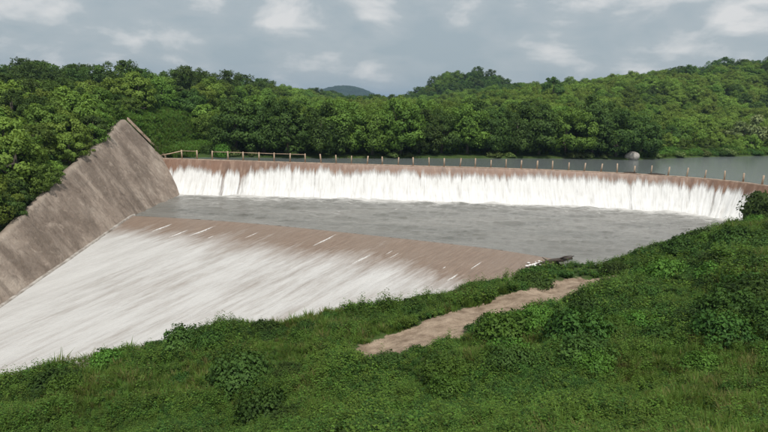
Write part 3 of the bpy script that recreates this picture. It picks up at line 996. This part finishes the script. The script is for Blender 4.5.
# --- left hillside above the revetment
P = jitter_grid(-64, -25, 26, 92, 3.3, G)
back = (-24.9 - 0.75 * wall_top(P[:, 1])) - P[:, 0]
Zp = terrain(P[:, 0], P[:, 1])
vx, vy, _ = view_xy(P[:, 0], P[:, 1], Zp)
emb = (P[:, 1] > 68) & (P[:, 1] < 83) & (back < 2.2)        # open grass beside the concrete
keep = (back > 2.0) & (vx > -75) & (vx < 420) & ~emb & ((P[:, 1] < 72) | (Zp > 4.3))
P, back = P[keep], back[keep]
order = np.argsort(np.hypot(P[:, 0], P[:, 1]))
for n_, i in enumerate(order):
    x, y = P[i]
    r_ = G.random()
    edge = back[i] < 3
    if n_ < 80:
        if r_ < 0.28:
            plant_tree('small_dark' if edge else 'mid_dark', int(G.integers(3)), x, y, G.uniform(0.5, 0.72), 'dark green bushy tree on the hillside above the concrete revetment', 'dark trees above the revetment')
        elif r_ < 0.70:
            plant_tree('small_mid' if edge else 'mid_mid', int(G.integers(3)), x, y, G.uniform(0.5, 0.72), 'mid green bushy tree on the hillside above the concrete revetment', 'mid green trees above the revetment')
        else:
            plant_tree('small_light', int(G.integers(3)), x, y, G.uniform(0.85, 1.15), 'yellow green bushy tree on the hillside above the concrete revetment', 'yellow green trees above the revetment')
    else:
        forest_pts.append((x, y, G.uniform(0.45, 0.64), 'mid_mid' if r_ > 0.4 else 'mid_dark'))

y = 66.8
row_n = 0
while y > 33:
    zt = float(wall_top(np.array(y)))
    x = -24.9 - 0.75 * zt - G.uniform(1.0, 2.2)
    k_ = ('small_dark', 'small_mid', 'small_mid', 'small_light')[int(G.integers(4))]
    nm = {'small_dark': 'dark green', 'small_mid': 'mid green', 'small_light': 'yellow green'}[k_]
    plant_tree(k_, int(G.integers(3)), x, y, G.uniform(0.42, 0.70), nth(row_n) + ' small tree from the dam along the revetment top edge, ' + nm, nm + ' small trees along the top edge of the revetment', z=zt - 0.5)
    row_n += 1
    y -= G.uniform(1.5, 2.4)

# --- belt of big trees on the far shore of the reservoir
def shore_y(x):
    return float(np.interp(x, SHORE[:, 0], SHORE[:, 1]))
x = -20.5
row_n = 0
while x < 44:
    d = G.uniform(1.2, 2.8)
    dark = G.random() < 0.68
    plant_tree('big_dark' if dark else 'big_mid', int(G.integers(3)), x, shore_y(x) + d, G.uniform(0.58, 0.82),
               nth(row_n) + ' broad tree from the revetment along the reservoir edge, ' + ('dark' if dark else 'mid') + ' green', ('dark' if dark else 'mid green') + ' trees at the reservoir edge')
    row_n += 1
    x += G.uniform(2.8, 4.6)
x = -23.0
while x < 44:
    for d in (8.5, 15.5):
        dark = G.random() < 0.45
        plant_tree('big_dark' if dark else 'big_mid', int(G.integers(3)), x + G.uniform(-2, 2), shore_y(x) + d + G.uniform(-1.5, 1.5), G.uniform(0.64, 0.84) if x < 36 else G.uniform(0.6, 0.72),
                   ('dark' if dark else 'mid') + ' green tree in the belt behind the reservoir edge trees', ('dark' if dark else 'mid green') + ' trees behind the reservoir edge')
    x += G.uniform(3.8, 5.4)

for row_n, (x, y, k_) in enumerate([(-36, 90, 'mid_mid'), (-32, 92, 'mid_dark'), (-28.5, 88, 'mid_light'), (-26, 84, 'mid_mid'), (-24.5, 90, 'mid_dark'), (-38.5, 86, 'mid_light')]):
    plant_tree(k_, row_n, x, y, 0.85, {'mid_mid': 'mid green', 'mid_dark': 'dark green', 'mid_light': 'yellow green'}[k_] + ' tree at the head of the grassy embankment slope', 'trees at the head of the embankment')

# --- hillside beyond the open water
P = jitter_grid(6, 190, 80, 215, 4.1, G)
ys = np.interp(P[:, 0], SHORE[:, 0], SHORE[:, 1])
Zp = terrain(P[:, 0], P[:, 1])
vx, vy, _ = view_xy(P[:, 0], P[:, 1], Zp + 2)
keep = (P[:, 1] > ys + np.where(P[:, 0] < 46, 22, 2.5)) & (vx > 330) & (vx < 800)
P = P[keep]
order = np.argsort(np.hypot(P[:, 0], P[:, 1]))
cap = 292 - TREES
for n_, i in enumerate(order):
    x, y = P[i]
    r_ = G.random()
    tone = fnoise2(np.array([x * 0.06]), np.array([y * 0.06]), 7)[0] + 0.25 * (r_ - 0.5)
    sc = G.uniform(0.5, 0.85)
    if tone < 0.31:
        k_, l_ = 'mid_dark', 'dark'
    elif tone < 0.44:
        k_, l_ = 'mid_mid', 'mid'
    else:
        k_, l_ = 'mid_light', 'yellow'
    if y - shore_y(x) < 9:
        k_ = k_.replace('mid_', 'small_'); sc *= 1.0
    if n_ < cap:
        nm = {'dark': 'dark green', 'mid': 'mid green', 'yellow': 'yellow green'}[l_]
        plant_tree(k_, int(G.integers(3)), x, y, sc, nm + ' rounded tree on the wooded hillside beyond the open reservoir water', nm + ' trees on the hillside beyond the water')
    else:
        forest_pts.append((x, y, sc, k_))

# --- trees that stand out
plant_tree('big_dark', 1, 34.5, 92.5, 1.02, 'largest dark tree overhanging the water beside the pale boulder', None, z=4.3)
plant_tree('pale', 0, 72, 112.5, 1.35, 'pale cream flowering tree low on the wooded hillside', None)
plant_tree('mid_dark', 2, 44, 152, 1.05, 'dark tree rising above its neighbours on the skyline of the wooded hill', None)

# --- the wood far behind, one mass
P = jitter_grid(-150, 330, 100, 420, 6.2, G)
ys = np.interp(P[:, 0], SHORE[:, 0], SHORE[:, 1])
Zp = terrain(P[:, 0], P[:, 1])
vx, vy, _ = view_xy(P[:, 0], P[:, 1], Zp + 4)
keep = (vx > -40) & (vx < 810) & (P[:, 1] > ys + 24) & ~((P[:, 0] > 6) & (P[:, 0] < 190) & (P[:, 1] < 215))
for x, y in P[keep]:
    t_n = fnoise2(np.array([x * 0.04]), np.array([y * 0.04]), 9)[0]
    forest_pts.append((x, y, G.uniform(0.8, 1.15), 'mid_dark' if t_n < 0.45 else ('mid_mid' if t_n < 0.58 else 'mid_light')))

def source_object(name, meshes):
    """unlinked object used only as a scatter source (several meshes joined)"""
    if len(meshes) == 1:
        return bpy.data.objects.new(name, meshes[0])
    return [bpy.data.objects.new(name, m_) for m_ in meshes]

def scatter(name, pts, scale, rot, vi, sources, label, cat):
    me = bpy.data.meshes.new(name)
    n = len(pts)
    me.vertices.add(n)
    me.vertices.foreach_set('co', np.asarray(pts, np.float32).ravel())
    add_attr(me, 'scl', scale)
    add_attr(me, 'rot', rot, 'FLOAT_VECTOR')
    add_attr(me, 'vi', vi, 'INT')
    o = link(name, me)
    ng = bpy.data.node_groups.new(name, 'GeometryNodeTree')
    ng.interface.new_socket('Geometry', in_out='INPUT', socket_type='NodeSocketGeometry')
    ng.interface.new_socket('Geometry', in_out='OUTPUT', socket_type='NodeSocketGeometry')
    N = ng.nodes.new
    gi, go = N('NodeGroupInput'), N('NodeGroupOutput')
    join = N('GeometryNodeGeometryToInstance')
    for s in sources[::-1]:
        oi = N('GeometryNodeObjectInfo')
        oi.inputs['Object'].default_value = s
        ng.links.new(oi.outputs['Geometry'], join.inputs[0])
    iop = N('GeometryNodeInstanceOnPoints')
    def na(nm, typ):
        a_ = N('GeometryNodeInputNamedAttribute')
        a_.data_type = typ
        a_.inputs['Name'].default_value = nm
        return a_.outputs['Attribute']
    e2r = N('FunctionNodeEulerToRotation')
    ng.links.new(na('rot', 'FLOAT_VECTOR'), e2r.inputs[0])
    ng.links.new(gi.outputs[0], iop.inputs['Points'])
    ng.links.new(join.outputs[0], iop.inputs['Instance'])
    iop.inputs['Pick Instance'].default_value = True
    ng.links.new(na('vi', 'INT'), iop.inputs['Instance Index'])
    ng.links.new(e2r.outputs[0], iop.inputs['Rotation'])
    ng.links.new(na('scl', 'FLOAT'), iop.inputs['Scale'])
    ng.links.new(iop.outputs[0], go.inputs[0])
    md = o.modifiers.new('scatter', 'NODES')
    md.node_group = ng
    tag(o, label, cat, kind='stuff')
    return o

KINDS = ['mid_dark', 'mid_mid', 'mid_light', 'small_dark', 'small_mid', 'small_light']
srcs = [bpy.data.objects.new('crown', PROTO[k][j % len(PROTO[k])][1]) for k in KINDS for j in range(2)]
fp = np.array([(a_[0], a_[1]) for a_ in forest_pts])
fz = terrain(fp[:, 0], fp[:, 1])
fv = np.array([KINDS.index(a_[3]) * 2 + int(G.integers(2)) for a_ in forest_pts])
scatter('forest', np.c_[fp, fz], [a_[2] for a_ in forest_pts], np.c_[np.zeros((len(fp), 2)), G.uniform(0, 6.28, len(fp))], fv, srcs,
        'distant green wood covering the hills behind the nearer trees', 'forest')

# --- low scrub and herbs prototypes
def make_bush(seed, r, h, n_clump, per, lsize, mat):
    g = np.random.default_rng(seed)
    d = g.normal(size=(n_clump, 3)); d[:, 2] = np.abs(d[:, 2]); d = unit(d)
    cen = d * np.array([r, r, h]) * g.uniform(0.35, 0.85, (n_clump, 1))
    rad = g.uniform(0.22, 0.40, n_clump) * r
    n = n_clump * per
    ci = np.repeat(np.arange(n_clump), per)
    dd = unit(g.normal(size=(n, 3)) + np.array([0, 0, 0.35]))
    pos = cen[ci] + dd * rad[ci][:, None] * g.uniform(0.5, 1.1, (n, 1))
    pos[:, 2] = np.maximum(pos[:, 2], 0.02)
    nrm = unit(dd * 0.8 + unit(pos) * 0.4 + np.array([0, 0, 0.3]))
    face_ = unit(nrm + g.normal(size=(n, 3)) * 0.6)
    ax = unit(np.cross(face_, g.normal(size=(n, 3))))
    ln = lsize * g.uniform(0.6, 1.4, n)
    V, Q = leaves(pos - ax * ln[:, None] * .5, ax, face_, ln, ln * g.uniform(0.45, 0.7, n))
    tint = 0.4 * g.random(n) + 0.6 * g.random(n_clump)[ci]
    fol = finish_leaf_mesh('foliage', V, Q, np.repeat(nrm, 4, 0), np.repeat(tint, 4), [mat])
    gs = []
    for k in range(5):
        c = cen[int(g.integers(n_clump))]
        gs.append(tube([(0, 0, -0.2), tuple(c * 0.5 + np.array([0, 0, 0.05])), tuple(c)], [r * 0.035, r * 0.025, r * 0.012], 5))
    v, q_, t = join_geo(gs)
    return mesh_from('stem', v, q_, t, smooth=True, mats=[M['bark']]), fol

def make_grass(seed, n, h, spread, mat, wid=0.016):
    g = np.random.default_rng(seed)
    a_ = g.uniform(0, 6.28, n)
    rr = spread * np.sqrt(g.random(n))
    base = np.stack([np.cos(a_) * rr, np.sin(a_) * rr, np.zeros(n) - 0.03], 1)
    out = unit(np.stack([np.cos(a_), np.sin(a_), np.zeros(n)], 1) + g.normal(size=(n, 3)) * 0.5 * np.array([1, 1, 0]))
    hh = h * g.uniform(0.55, 1.1, n)[:, None]
    bend = g.uniform(0.15, 0.75, n)[:, None]
    side = np.stack([-out[:, 1], out[:, 0], np.zeros(n)], 1)
    w = wid * g.uniform(0.7, 1.4, n)[:, None]
    up = np.array([0, 0, 1.0])
    m1 = base + up * hh * 0.55 + out * hh * bend * 0.25
    m2 = base + up * hh * (1.0 - 0.25 * bend) + out * hh * bend * 0.8
    V = np.stack([base - side * w, base + side * w, m1 + side * w * 0.9, m1 - side * w * 0.9, m2 + side * w * .15, m2 - side * w * .15], 1).reshape(-1, 3)
    b = np.arange(n)[:, None] * 6
    Q = np.vstack([b + np.array([0, 1, 2, 3]), b + np.array([3, 2, 4, 5])])
    nrm = np.repeat(unit(out * 0.35 + up * 0.9), 6, 0)
    return finish_leaf_mesh('grass_tuft', V, Q, None, np.repeat(0.25 + 0.75 * g.random(n), 6), [mat])

def make_weed(seed, stems, h, spread, nl, ll, mat, wr=0.5):
    g = np.random.default_rng(seed)
    P_, A_, Ln = [], [], []
    for s in range(stems):
        a0 = g.uniform(0, 6.28)
        tip = np.array([math.cos(a0) * spread, math.sin(a0) * spread, h * g.uniform(0.6, 1.1)]) * np.array([g.uniform(.2, 1)] * 2 + [1])
        for k in range(nl):
            f = (k + 0.6) / nl
            a1 = a0 + k * 2.4 + g.uniform(-.4, .4)
            P_.append(tip * f)
            A_.append((math.cos(a1), math.sin(a1), g.uniform(-0.25, 0.65)))
            Ln.append(ll * (1.15 - 0.6 * f) * g.uniform(0.7, 1.3))
    P_, A_, Ln = np.array(P_), unit(np.array(A_)), np.array(Ln)
    face_ = unit(np.array([0, 0, 1.0]) + g.normal(size=A_.shape) * 0.35)
    V, Q = leaves(P_, A_, face_, Ln, Ln * wr, 0.10)
    nrm = unit(face_ + A_ * 0.35)
    return finish_leaf_mesh('weed', V, Q, np.repeat(nrm, 4, 0), np.repeat(0.15 + 0.85 * g.random(len(P_)), 4), [mat])

# --- foreground ground cover
def land_ok(X, Y, Z):
    d = sdist(X, Y, CHANNEL)
    r_ = sdist(X, Y, RESERVOIR)
    return (d < -0.15) & (r_ < -0.2)
def ring_points(n, dmin, dmax, g):
    d = np.sqrt(g.uniform(dmin ** 2, dmax ** 2, n))
    t = g.uniform(-0.80, 0.80, n)
    return d * t, d
g2 = np.random.default_rng(5)
Xs, Ys = [], []
for n_, d0, d1 in ((11000, 7, 14), (17000, 14, 22), (18000, 22, 34), (13000, 34, 54)):
    a_, b_ = ring_points(n_, d0, d1, g2)
    Xs.append(a_); Ys.append(b_)
X, Y = np.concatenate(Xs), np.concatenate(Ys)
Z = terrain(X, Y)
pmk = dirt_mask(X, Y)
ok = land_ok(X, Y, Z) & (Z > -4) & (pmk + 0.95 * (fnoise2(X * 1.1, Y * 1.1, 23) - 0.5) + g2.normal(size=len(X)) * 0.10 < 0.36)
ok &= X > (-24.9 - 0.75 * Z + 1.5)
X, Y, Z = X[ok], Y[ok], Z[ok]
vx, vy, _ = view_xy(X, Y, Z + 0.3)
ok = (vx > -90) & (vx < 860) & (vy < 560)
X, Y, Z = X[ok], Y[ok], Z[ok]
typ = fnoise2(X * 0.22 + 30, Y * 0.22 + 10, 25, 4) + g2.normal(size=len(X)) * 0.07
wsrc = [make_weed(1, 7, 0.60, 0.30, 10, 0.18, M['leaf_weed']), make_weed(2, 9, 0.46, 0.36, 9, 0.19, M['leaf_weed'], 0.6), make_weed(3, 5, 0.95, 0.24, 13, 0.16, M['leaf_weed'], 0.4),
        make_weed(4, 10, 0.38, 0.42, 8, 0.17, M['leaf_shrub'], 0.7), make_weed(6, 8, 0.6, 0.3, 10, 0.16, M['leaf_shrub'], 0.45)]
gsrc = [make_grass(1, 34, 0.50, 0.20, M['leaf_grass']), make_grass(2, 40, 0.36, 0.26, M['leaf_grass']), make_grass(3, 26, 0.75, 0.16, M['leaf_grass'], 0.014), make_grass(4, 24, 0.6, 0.18, M['leaf_dry'], 0.012)]
isg = typ > 0.575
far_s = np.clip(np.hypot(X, Y) / 26, 0.85, 1.35) * (0.15 + 1.25 * fnoise2(X * 0.5 + 11, Y * 0.5 + 3, 27, 3))
def rots(n):
    return np.c_[g2.normal(size=(n, 2)) * 0.12, g2.uniform(0, 6.28, n)]
vw = np.where(typ < 0.44, g2.choice([3, 4, 3, 1], len(X)), g2.choice([0, 1, 2, 0, 4], len(X)))
k = ~isg
scatter('weeds', np.c_[X, Y, Z][k], (far_s * g2.uniform(0.7, 1.25, len(X)))[k], rots(k.sum()), vw[k], [bpy.data.objects.new('weed', m_) for m_ in wsrc],
        'dense leafy green weeds covering the bank below the camera side of the spillway', 'weeds')
k = isg
vg = g2.choice([0, 1, 2, 0, 1, 3], len(X))
scatter('grass', np.c_[X, Y, Z][k], (far_s * g2.uniform(0.7, 1.3, len(X)))[k], rots(k.sum()), vg[k], [bpy.data.objects.new('grass_tuft', m_) for m_ in gsrc],
        'long green grass growing in patches on the near bank', 'grass')

# grass on the embankment beside the revetment and undergrowth on the far shores
X = np.r_[g2.uniform(-36, -25, 5000), g2.uniform(-30, 130, 14000), g2.uniform(-50, -20, 9000)]
Y = np.r_[g2.uniform(69.5, 84, 5000), np.zeros(14000), g2.uniform(76, 108, 9000)]
Y[5000:19000] = np.interp(X[5000:19000], SHORE[:, 0], SHORE[:, 1]) + g2.exponential(7, 14000) + np.where(X[5000:19000] < 40, 2.5, 0.2)
Z = terrain(X, Y)
ok = (Z > 3.95) & (dirt_mask(X, Y) < 0.45)
X, Y, Z = X[ok], Y[ok], Z[ok]
us = [make_weed(31, 9, 0.9, 0.6, 12, 0.30, M['leaf_bright'], 0.6), make_weed(32, 9, 0.7, 0.6, 12, 0.30, M['leaf_reed'], 0.5), make_grass(33, 40, 0.9, 0.5, M['leaf_grass'], 0.05)]
scatter('undergrowth', np.c_[X, Y, Z], g2.uniform(0.35, 0.95, len(X)) * (0.5 + fnoise2(X * 0.3, Y * 0.3, 29)), rots(len(X)), g2.choice([0, 1, 2, 0], len(X)), [bpy.data.objects.new('undergrowth', m_) for m_ in us],
        'rough green undergrowth on the embankment and along the reservoir shore', 'undergrowth')

# --- shrubs one can tell apart
BUSH = {'dark': [make_bush(11, 1.0, 0.9, 46, 120, 0.105, M['leaf_dark']), make_bush(12, 1.0, 0.75, 46, 120, 0.105, M['leaf_dark'])],
        'green': [make_bush(13, 1.0, 0.8, 46, 120, 0.105, M['leaf_shrub']), make_bush(14, 1.0, 0.65, 46, 120, 0.105, M['leaf_shrub'])],
        'light': [make_bush(15, 1.0, 0.7, 44, 120, 0.105, M['leaf_bright']), make_bush(19, 1.0, 0.85, 44, 120, 0.105, M['leaf_bright'])],
        'reed': [make_bush(16, 1.0, 0.8, 26, 70, 0.24, M['leaf_reed'])]}
def shrub(kind, var, x, y, s, label, group=None, sz=1.0, z=None):
    st, fo_ = BUSH[kind][var % len(BUSH[kind])]
    root = bpy.data.objects.new('shrub', None)
    col.objects.link(root)
    root.location = (x, y, float(terrain(np.array([x]), np.array([y]))[0]) - 0.05 if z is None else z)
    root.rotation_euler = (0, 0, random.uniform(0, 6.28))
    root.scale = (s, s, s * sz)
    link('stem', st, root)
    link('foliage', fo_, root)
    tag(root, label, 'shrub', group)
    return root
shrub('dark', 0, 34.5, 49.2, 2.4, 'big dark shrub standing where the bank meets the end of the waterfall', sz=1.35)
shrub('dark', 0, 37.2, 49.4, 1.7, 'second dark shrub behind the big one at the end of the waterfall', sz=1.2)
shrub('dark', 1, 17.4, 40.0, 0.75, 'round dark shrub at the pool edge near the driftwood log', sz=1.1)
shrub('green', 0, 22.0, 42.6, 1.1, 'low bright green shrub on the bank edge above the pool', sz=0.7)
shrub('dark', 1, 29.3, 48.2, 0.6, 'small dark shrub at the pool edge beside the bare earth patch')
shrub('green', 1, -9.0, 29.2, 0.65, 'small dark leafed shrub poking above the weeds at the white spillway edge', sz=0.9)
# row of low shrubs along the edge of the apron and the path
bank_line, bs = resample(RBANK[8:16], 0.1)
s_ = 0.5
while s_ < bs[-1] - 6:
    k = int(s_ / 0.1)
    t_v = unit(bank_line[min(k + 3, len(bank_line) - 1)] - bank_line[max(k - 3, 0)])
    nrm_ = np.array([t_v[1], -t_v[0]])
    if nrm_[1] > 0: nrm_ = -nrm_
    for dd in (0.7, 2.0):
        p = bank_line[k] + nrm_ * (dd + G.uniform(-.3, .5))
        if path_mask(np.array([p[0]]), np.array([p[1]]))[0] < 0.1 and np.hypot(p[0] - 13.2, p[1] - 40.6) > 1.7 and G.random() < (0.85 if dd < 1 else 0.7):
            shrub('green', int(G.integers(2)), p[0], p[1], G.uniform(0.6, 1.15), 'low green shrub in the hedge like fringe between spillway and earth path', 'low shrubs fringing the spillway', sz=G.uniform(0.55, 0.8))
    s_ += G.uniform(0.9, 1.5)
for row_n, (x, y) in enumerate(sorted([(-15.5, 22.5), (-14, 23.2), (-12.3, 22.9), (-10.8, 23.3), (-9.4, 23.4), (-7.9, 23.6), (-6.6, 23.9), (-5.0, 23.6), (-3.8, 23.0), (-2.4, 22.6), (-1.0, 22.4), (0.4, 22.6), (1.8, 23.2), (3.2, 24.2), (4.6, 25.4), (6.0, 26.6), (-17, 21.8), (7.2, 27.4)], reverse=True)):
    shrub('green' if G.random() < .6 else 'dark', int(G.integers(2)), x + G.uniform(-.4, .4), y + G.uniform(-.4, .4), G.uniform(0.6, 0.95), nth(row_n) + ' low shrub from the path end in the dark row running below the path', 'dark shrubs on the near side of the path', sz=G.uniform(0.5, 0.75))
LAB = {'green': ('mid green leafy shrub rising from the weeds on the slope above the pool', 'mid green shrubs on the weedy slope'),
       'light': ('bright green leafy shrub rising from the weeds on the slope above the pool', 'bright green shrubs on the weedy slope'),
       'dark': ('dark green leafy shrub rising from the weeds on the slope above the pool', 'dark green shrubs on the weedy slope')}
P = jitter_grid(-16, 36, 11.5, 49, 2.35, G)
P = P[np.hypot(P[:, 0] - 13.4, P[:, 1] - 40.0) > 3.2]
d_ch = sdist(P[:, 0], P[:, 1], CHANNEL)
vx, vy, _ = view_xy(P[:, 0], P[:, 1], terrain(P[:, 0], P[:, 1]) + 0.4)
okp = (d_ch < -1.0) & (vx > -20) & (vx < 800) & (vy < 470) & (path_mask(P[:, 0], P[:, 1]) < 0.05) & (seg_dist(P[:, 0], P[:, 1], [(a_[0] + 0.8, a_[1] - 1.2) for a_ in PATHL]) > 1.6)
clump = fnoise2(P[:, 0] * 0.13 + 5, P[:, 1] * 0.13 + 5, 33, 3)
for (x, y), ok1, c_ in zip(P, okp, clump):
    if not ok1 or G.random() > (0.40 + 1.1 * (c_ - 0.35) + (0.25 if x > 5 else 0.0)) or (x < 0 and y < 22 and G.random() < 0.6):
        continue
    r_ = G.random()
    k_ = 'dark' if r_ < 0.22 else ('green' if r_ < 0.66 else 'light')
    shrub(k_, int(G.integers(2)), x, y, G.uniform(0.7, 1.7) * (0.7 if y < 18 else 1.0), LAB[k_][0], LAB[k_][1], sz=G.uniform(0.75, 1.15))
# pale shrubs at the reservoir's far waterline
for row_n, (x, dy, s, sz) in enumerate(sorted([(1.2, 0.2, 1.2, .7), (3.0, 0.6, 1.0, .7), (16.2, 0.3, 1.4, .7), (18.5, 0.5, 1.0, .7), (29.5, 0.2, 1.7, .7), (31.8, 0.8, 1.3, .8), (34.0, 0.6, 1.0, .8), (-20.5, 0.6, 1.2, 1.0), (-17.8, 0.5, 0.9, .8), (44, 1.0, 1.3, .6), (49, 0.8, 1.6, .6), (55, 0.8, 1.5, .7), (61, 1, 1.7, .7)])):
    shrub('reed', 0, x, shore_y(x) + dy, s, nth(row_n) + ' pale yellow green shrub from the revetment along the far waterline', 'pale shrubs at the far waterline', sz=sz)
for i in range(26):
    x = 38 + i * 1.75 + G.uniform(-.5, .5)
    shrub('light' if G.random() < .6 else 'green', int(G.integers(2)), x, shore_y(x) + G.uniform(0.8, 3.2), G.uniform(1.2, 2.2), nth(i) + ' green shrub from the boulder along the foot of the wooded hill', 'green shrubs at the foot of the hill', sz=G.uniform(.5, .8))
# dark shrubs beside the railing at the embankment
shrub('dark', 0, -23.6, 74.6, 1.4, 'dark rounded shrub behind the railing below the grassy embankment', sz=1.1)
shrub('light', 0, -21.6, 73.2, 1.3, 'tall light green shrub behind the railing', sz=1.7)

# ---------------------------------------------------------------- boulder, driftwood, foam
def blob(seed, r, n=18, sq=(1, 1, 1)):
    g = np.random.default_rng(seed)
    th = np.linspace(0.0, math.pi, n // 2 + 2)
    ph = np.linspace(0, 2 * math.pi, n, endpoint=False)
    V, Q = [], []
    off_ = g.uniform(0, 50, 3)
    for t in th:
        for p in ph:
            d = np.array([math.sin(t) * math.cos(p), math.sin(t) * math.sin(p), math.cos(t)])
            k = 0.55 + 0.9 * float(fnoise2(np.array([d[0] * 1.6 + off_[0] + d[2]]), np.array([d[1] * 1.6 + off_[1]]), seed, 3)[0])
            V.append(d * r * k * np.array(sq))
    m_ = len(ph)
    for i in range(len(th) - 1):
        for j in range(m_):
            Q.append((i * m_ + j, (i + 1) * m_ + j, (i + 1) * m_ + (j + 1) % m_, i * m_ + (j + 1) % m_))
    return V, Q
v, q_ = blob(3, 0.95, 18, (1.15, 0.8, 0.8))
o = link('boulder', mesh_from('boulder', v, q_, mats=[M['rock']]))
o.location = (38.6, 87.2, 4.45)
tag(o, 'pale rounded boulder on the far shore under the dark tree', 'boulder')

lg = bpy.data.objects.new('driftwood_log', None)
col.objects.link(lg)
lg.location = (13.3, 41.7, 0.04)
tag(lg, 'dark waterlogged driftwood log caught at the end of the lower crest', 'log')
v, q_, t = tube([(-1.6, -0.85, -0.06), (-0.9, -0.4, 0.02), (-0.1, 0.05, 0.08), (0.8, 0.35, 0.10), (1.6, 0.5, 0.22)], [0.08, 0.12, 0.16, 0.17, 0.12], 8)
link('trunk', mesh_from('trunk', v, q_, t, smooth=True, mats=[M['wood']]), lg)
for pth, rr in (([(0.5, 0.25, 0.15), (0.9, 0.1, 0.42), (1.4, 0.0, 0.55)], [0.08, 0.06, 0.02]), ([(-0.5, -0.2, 0.1), (-0.9, 0.0, 0.35)], [0.06, 0.02]), ([(1.2, 0.4, 0.18), (1.9, 0.9, 0.3)], [0.08, 0.03])):
    v, q_, t = tube(pth, rr, 6)
    link('branch', mesh_from('branch', v, q_, t, smooth=True, mats=[M['wood']]), lg)
for x, ln, lab in ((30.2, 1.5, 'short dark branch stranded across the dam crest among the posts'), (33.1, 1.9, 'longer dark branch stranded on the dam crest where it starts to curve')):
    k = int(np.argmin(np.abs(crest_pts[:, 0] - x)))
    d_ = dt[k]
    v, q_, t = tube([(-ln / 2 * d_[0], -ln / 2 * d_[1], 0), (0.05, 0.08, 0.05), (ln / 2 * d_[0], ln / 2 * d_[1], 0.02)], [0.05, 0.10, 0.05], 6)
    o = link('driftwood_branch', mesh_from('driftwood_branch', v, q_, t, smooth=True, mats=[M['wood']]))
    o.location = (crest_pts[k][0] + dn_[k][0] * 0.22, crest_pts[k][1] + dn_[k][1] * 0.22, 4.13)
    tag(o, lab, 'branch')
# foam caught beside the log
g3 = np.random.default_rng(9)
FV, FQ = [], []
for i in range(26):
    f = g3.random()
    v, q_ = blob(40 + i, g3.uniform(0.05, 0.13), 8, (1.3, 1.0, 0.45))
    p = np.array([11.0 + 1.9 * f, 40.6 + 1.1 * f, 0.0]) + g3.normal(size=3) * np.array([0.15, 0.2, 0.02])
    b = len(FV)
    FV += [a_ + p for a_ in v]
    FQ += [tuple(c + b for c in f_) for f_ in q_]
tag(link('foam', mesh_from('foam', FV, FQ, smooth=True, mats=[M['foam']])), 'white foam gathered against the driftwood log', 'foam', kind='stuff')

# ---------------------------------------------------------------- air
zl, zh = float(GZ.min()) - 1.0, max(float(GZ.max()) + 12.0, 64.0)
hz_ = [(x_, y_, z_) for z_ in (zl, zh) for x_, y_ in ((-4100, -900), (4100, -900), (4100, 7100), (-4100, 7100))]
hq = [(3, 2, 1, 0), (4, 5, 6, 7), (0, 1, 5, 4), (1, 2, 6, 5), (2, 3, 7, 6), (3, 0, 4, 7)]
USE_HAZE = True
if USE_HAZE:
    hm_ = NT('haze')
    pv = hm_.n('ShaderNodeVolumePrincipled', {'Color': (0.50, 0.72, 0.98, 1), 'Density': 0.00024, 'Anisotropy': 0.2})
    hm_.t.links.new(pv.outputs['Volume'], hm_.out.inputs['Volume'])
    tag(link('haze', mesh_from('haze', hz_, hq, mats=[hm_.m])), kind='stuff')
print('trees', TREES, 'forest', len(forest_pts), 'posts', len(plist))
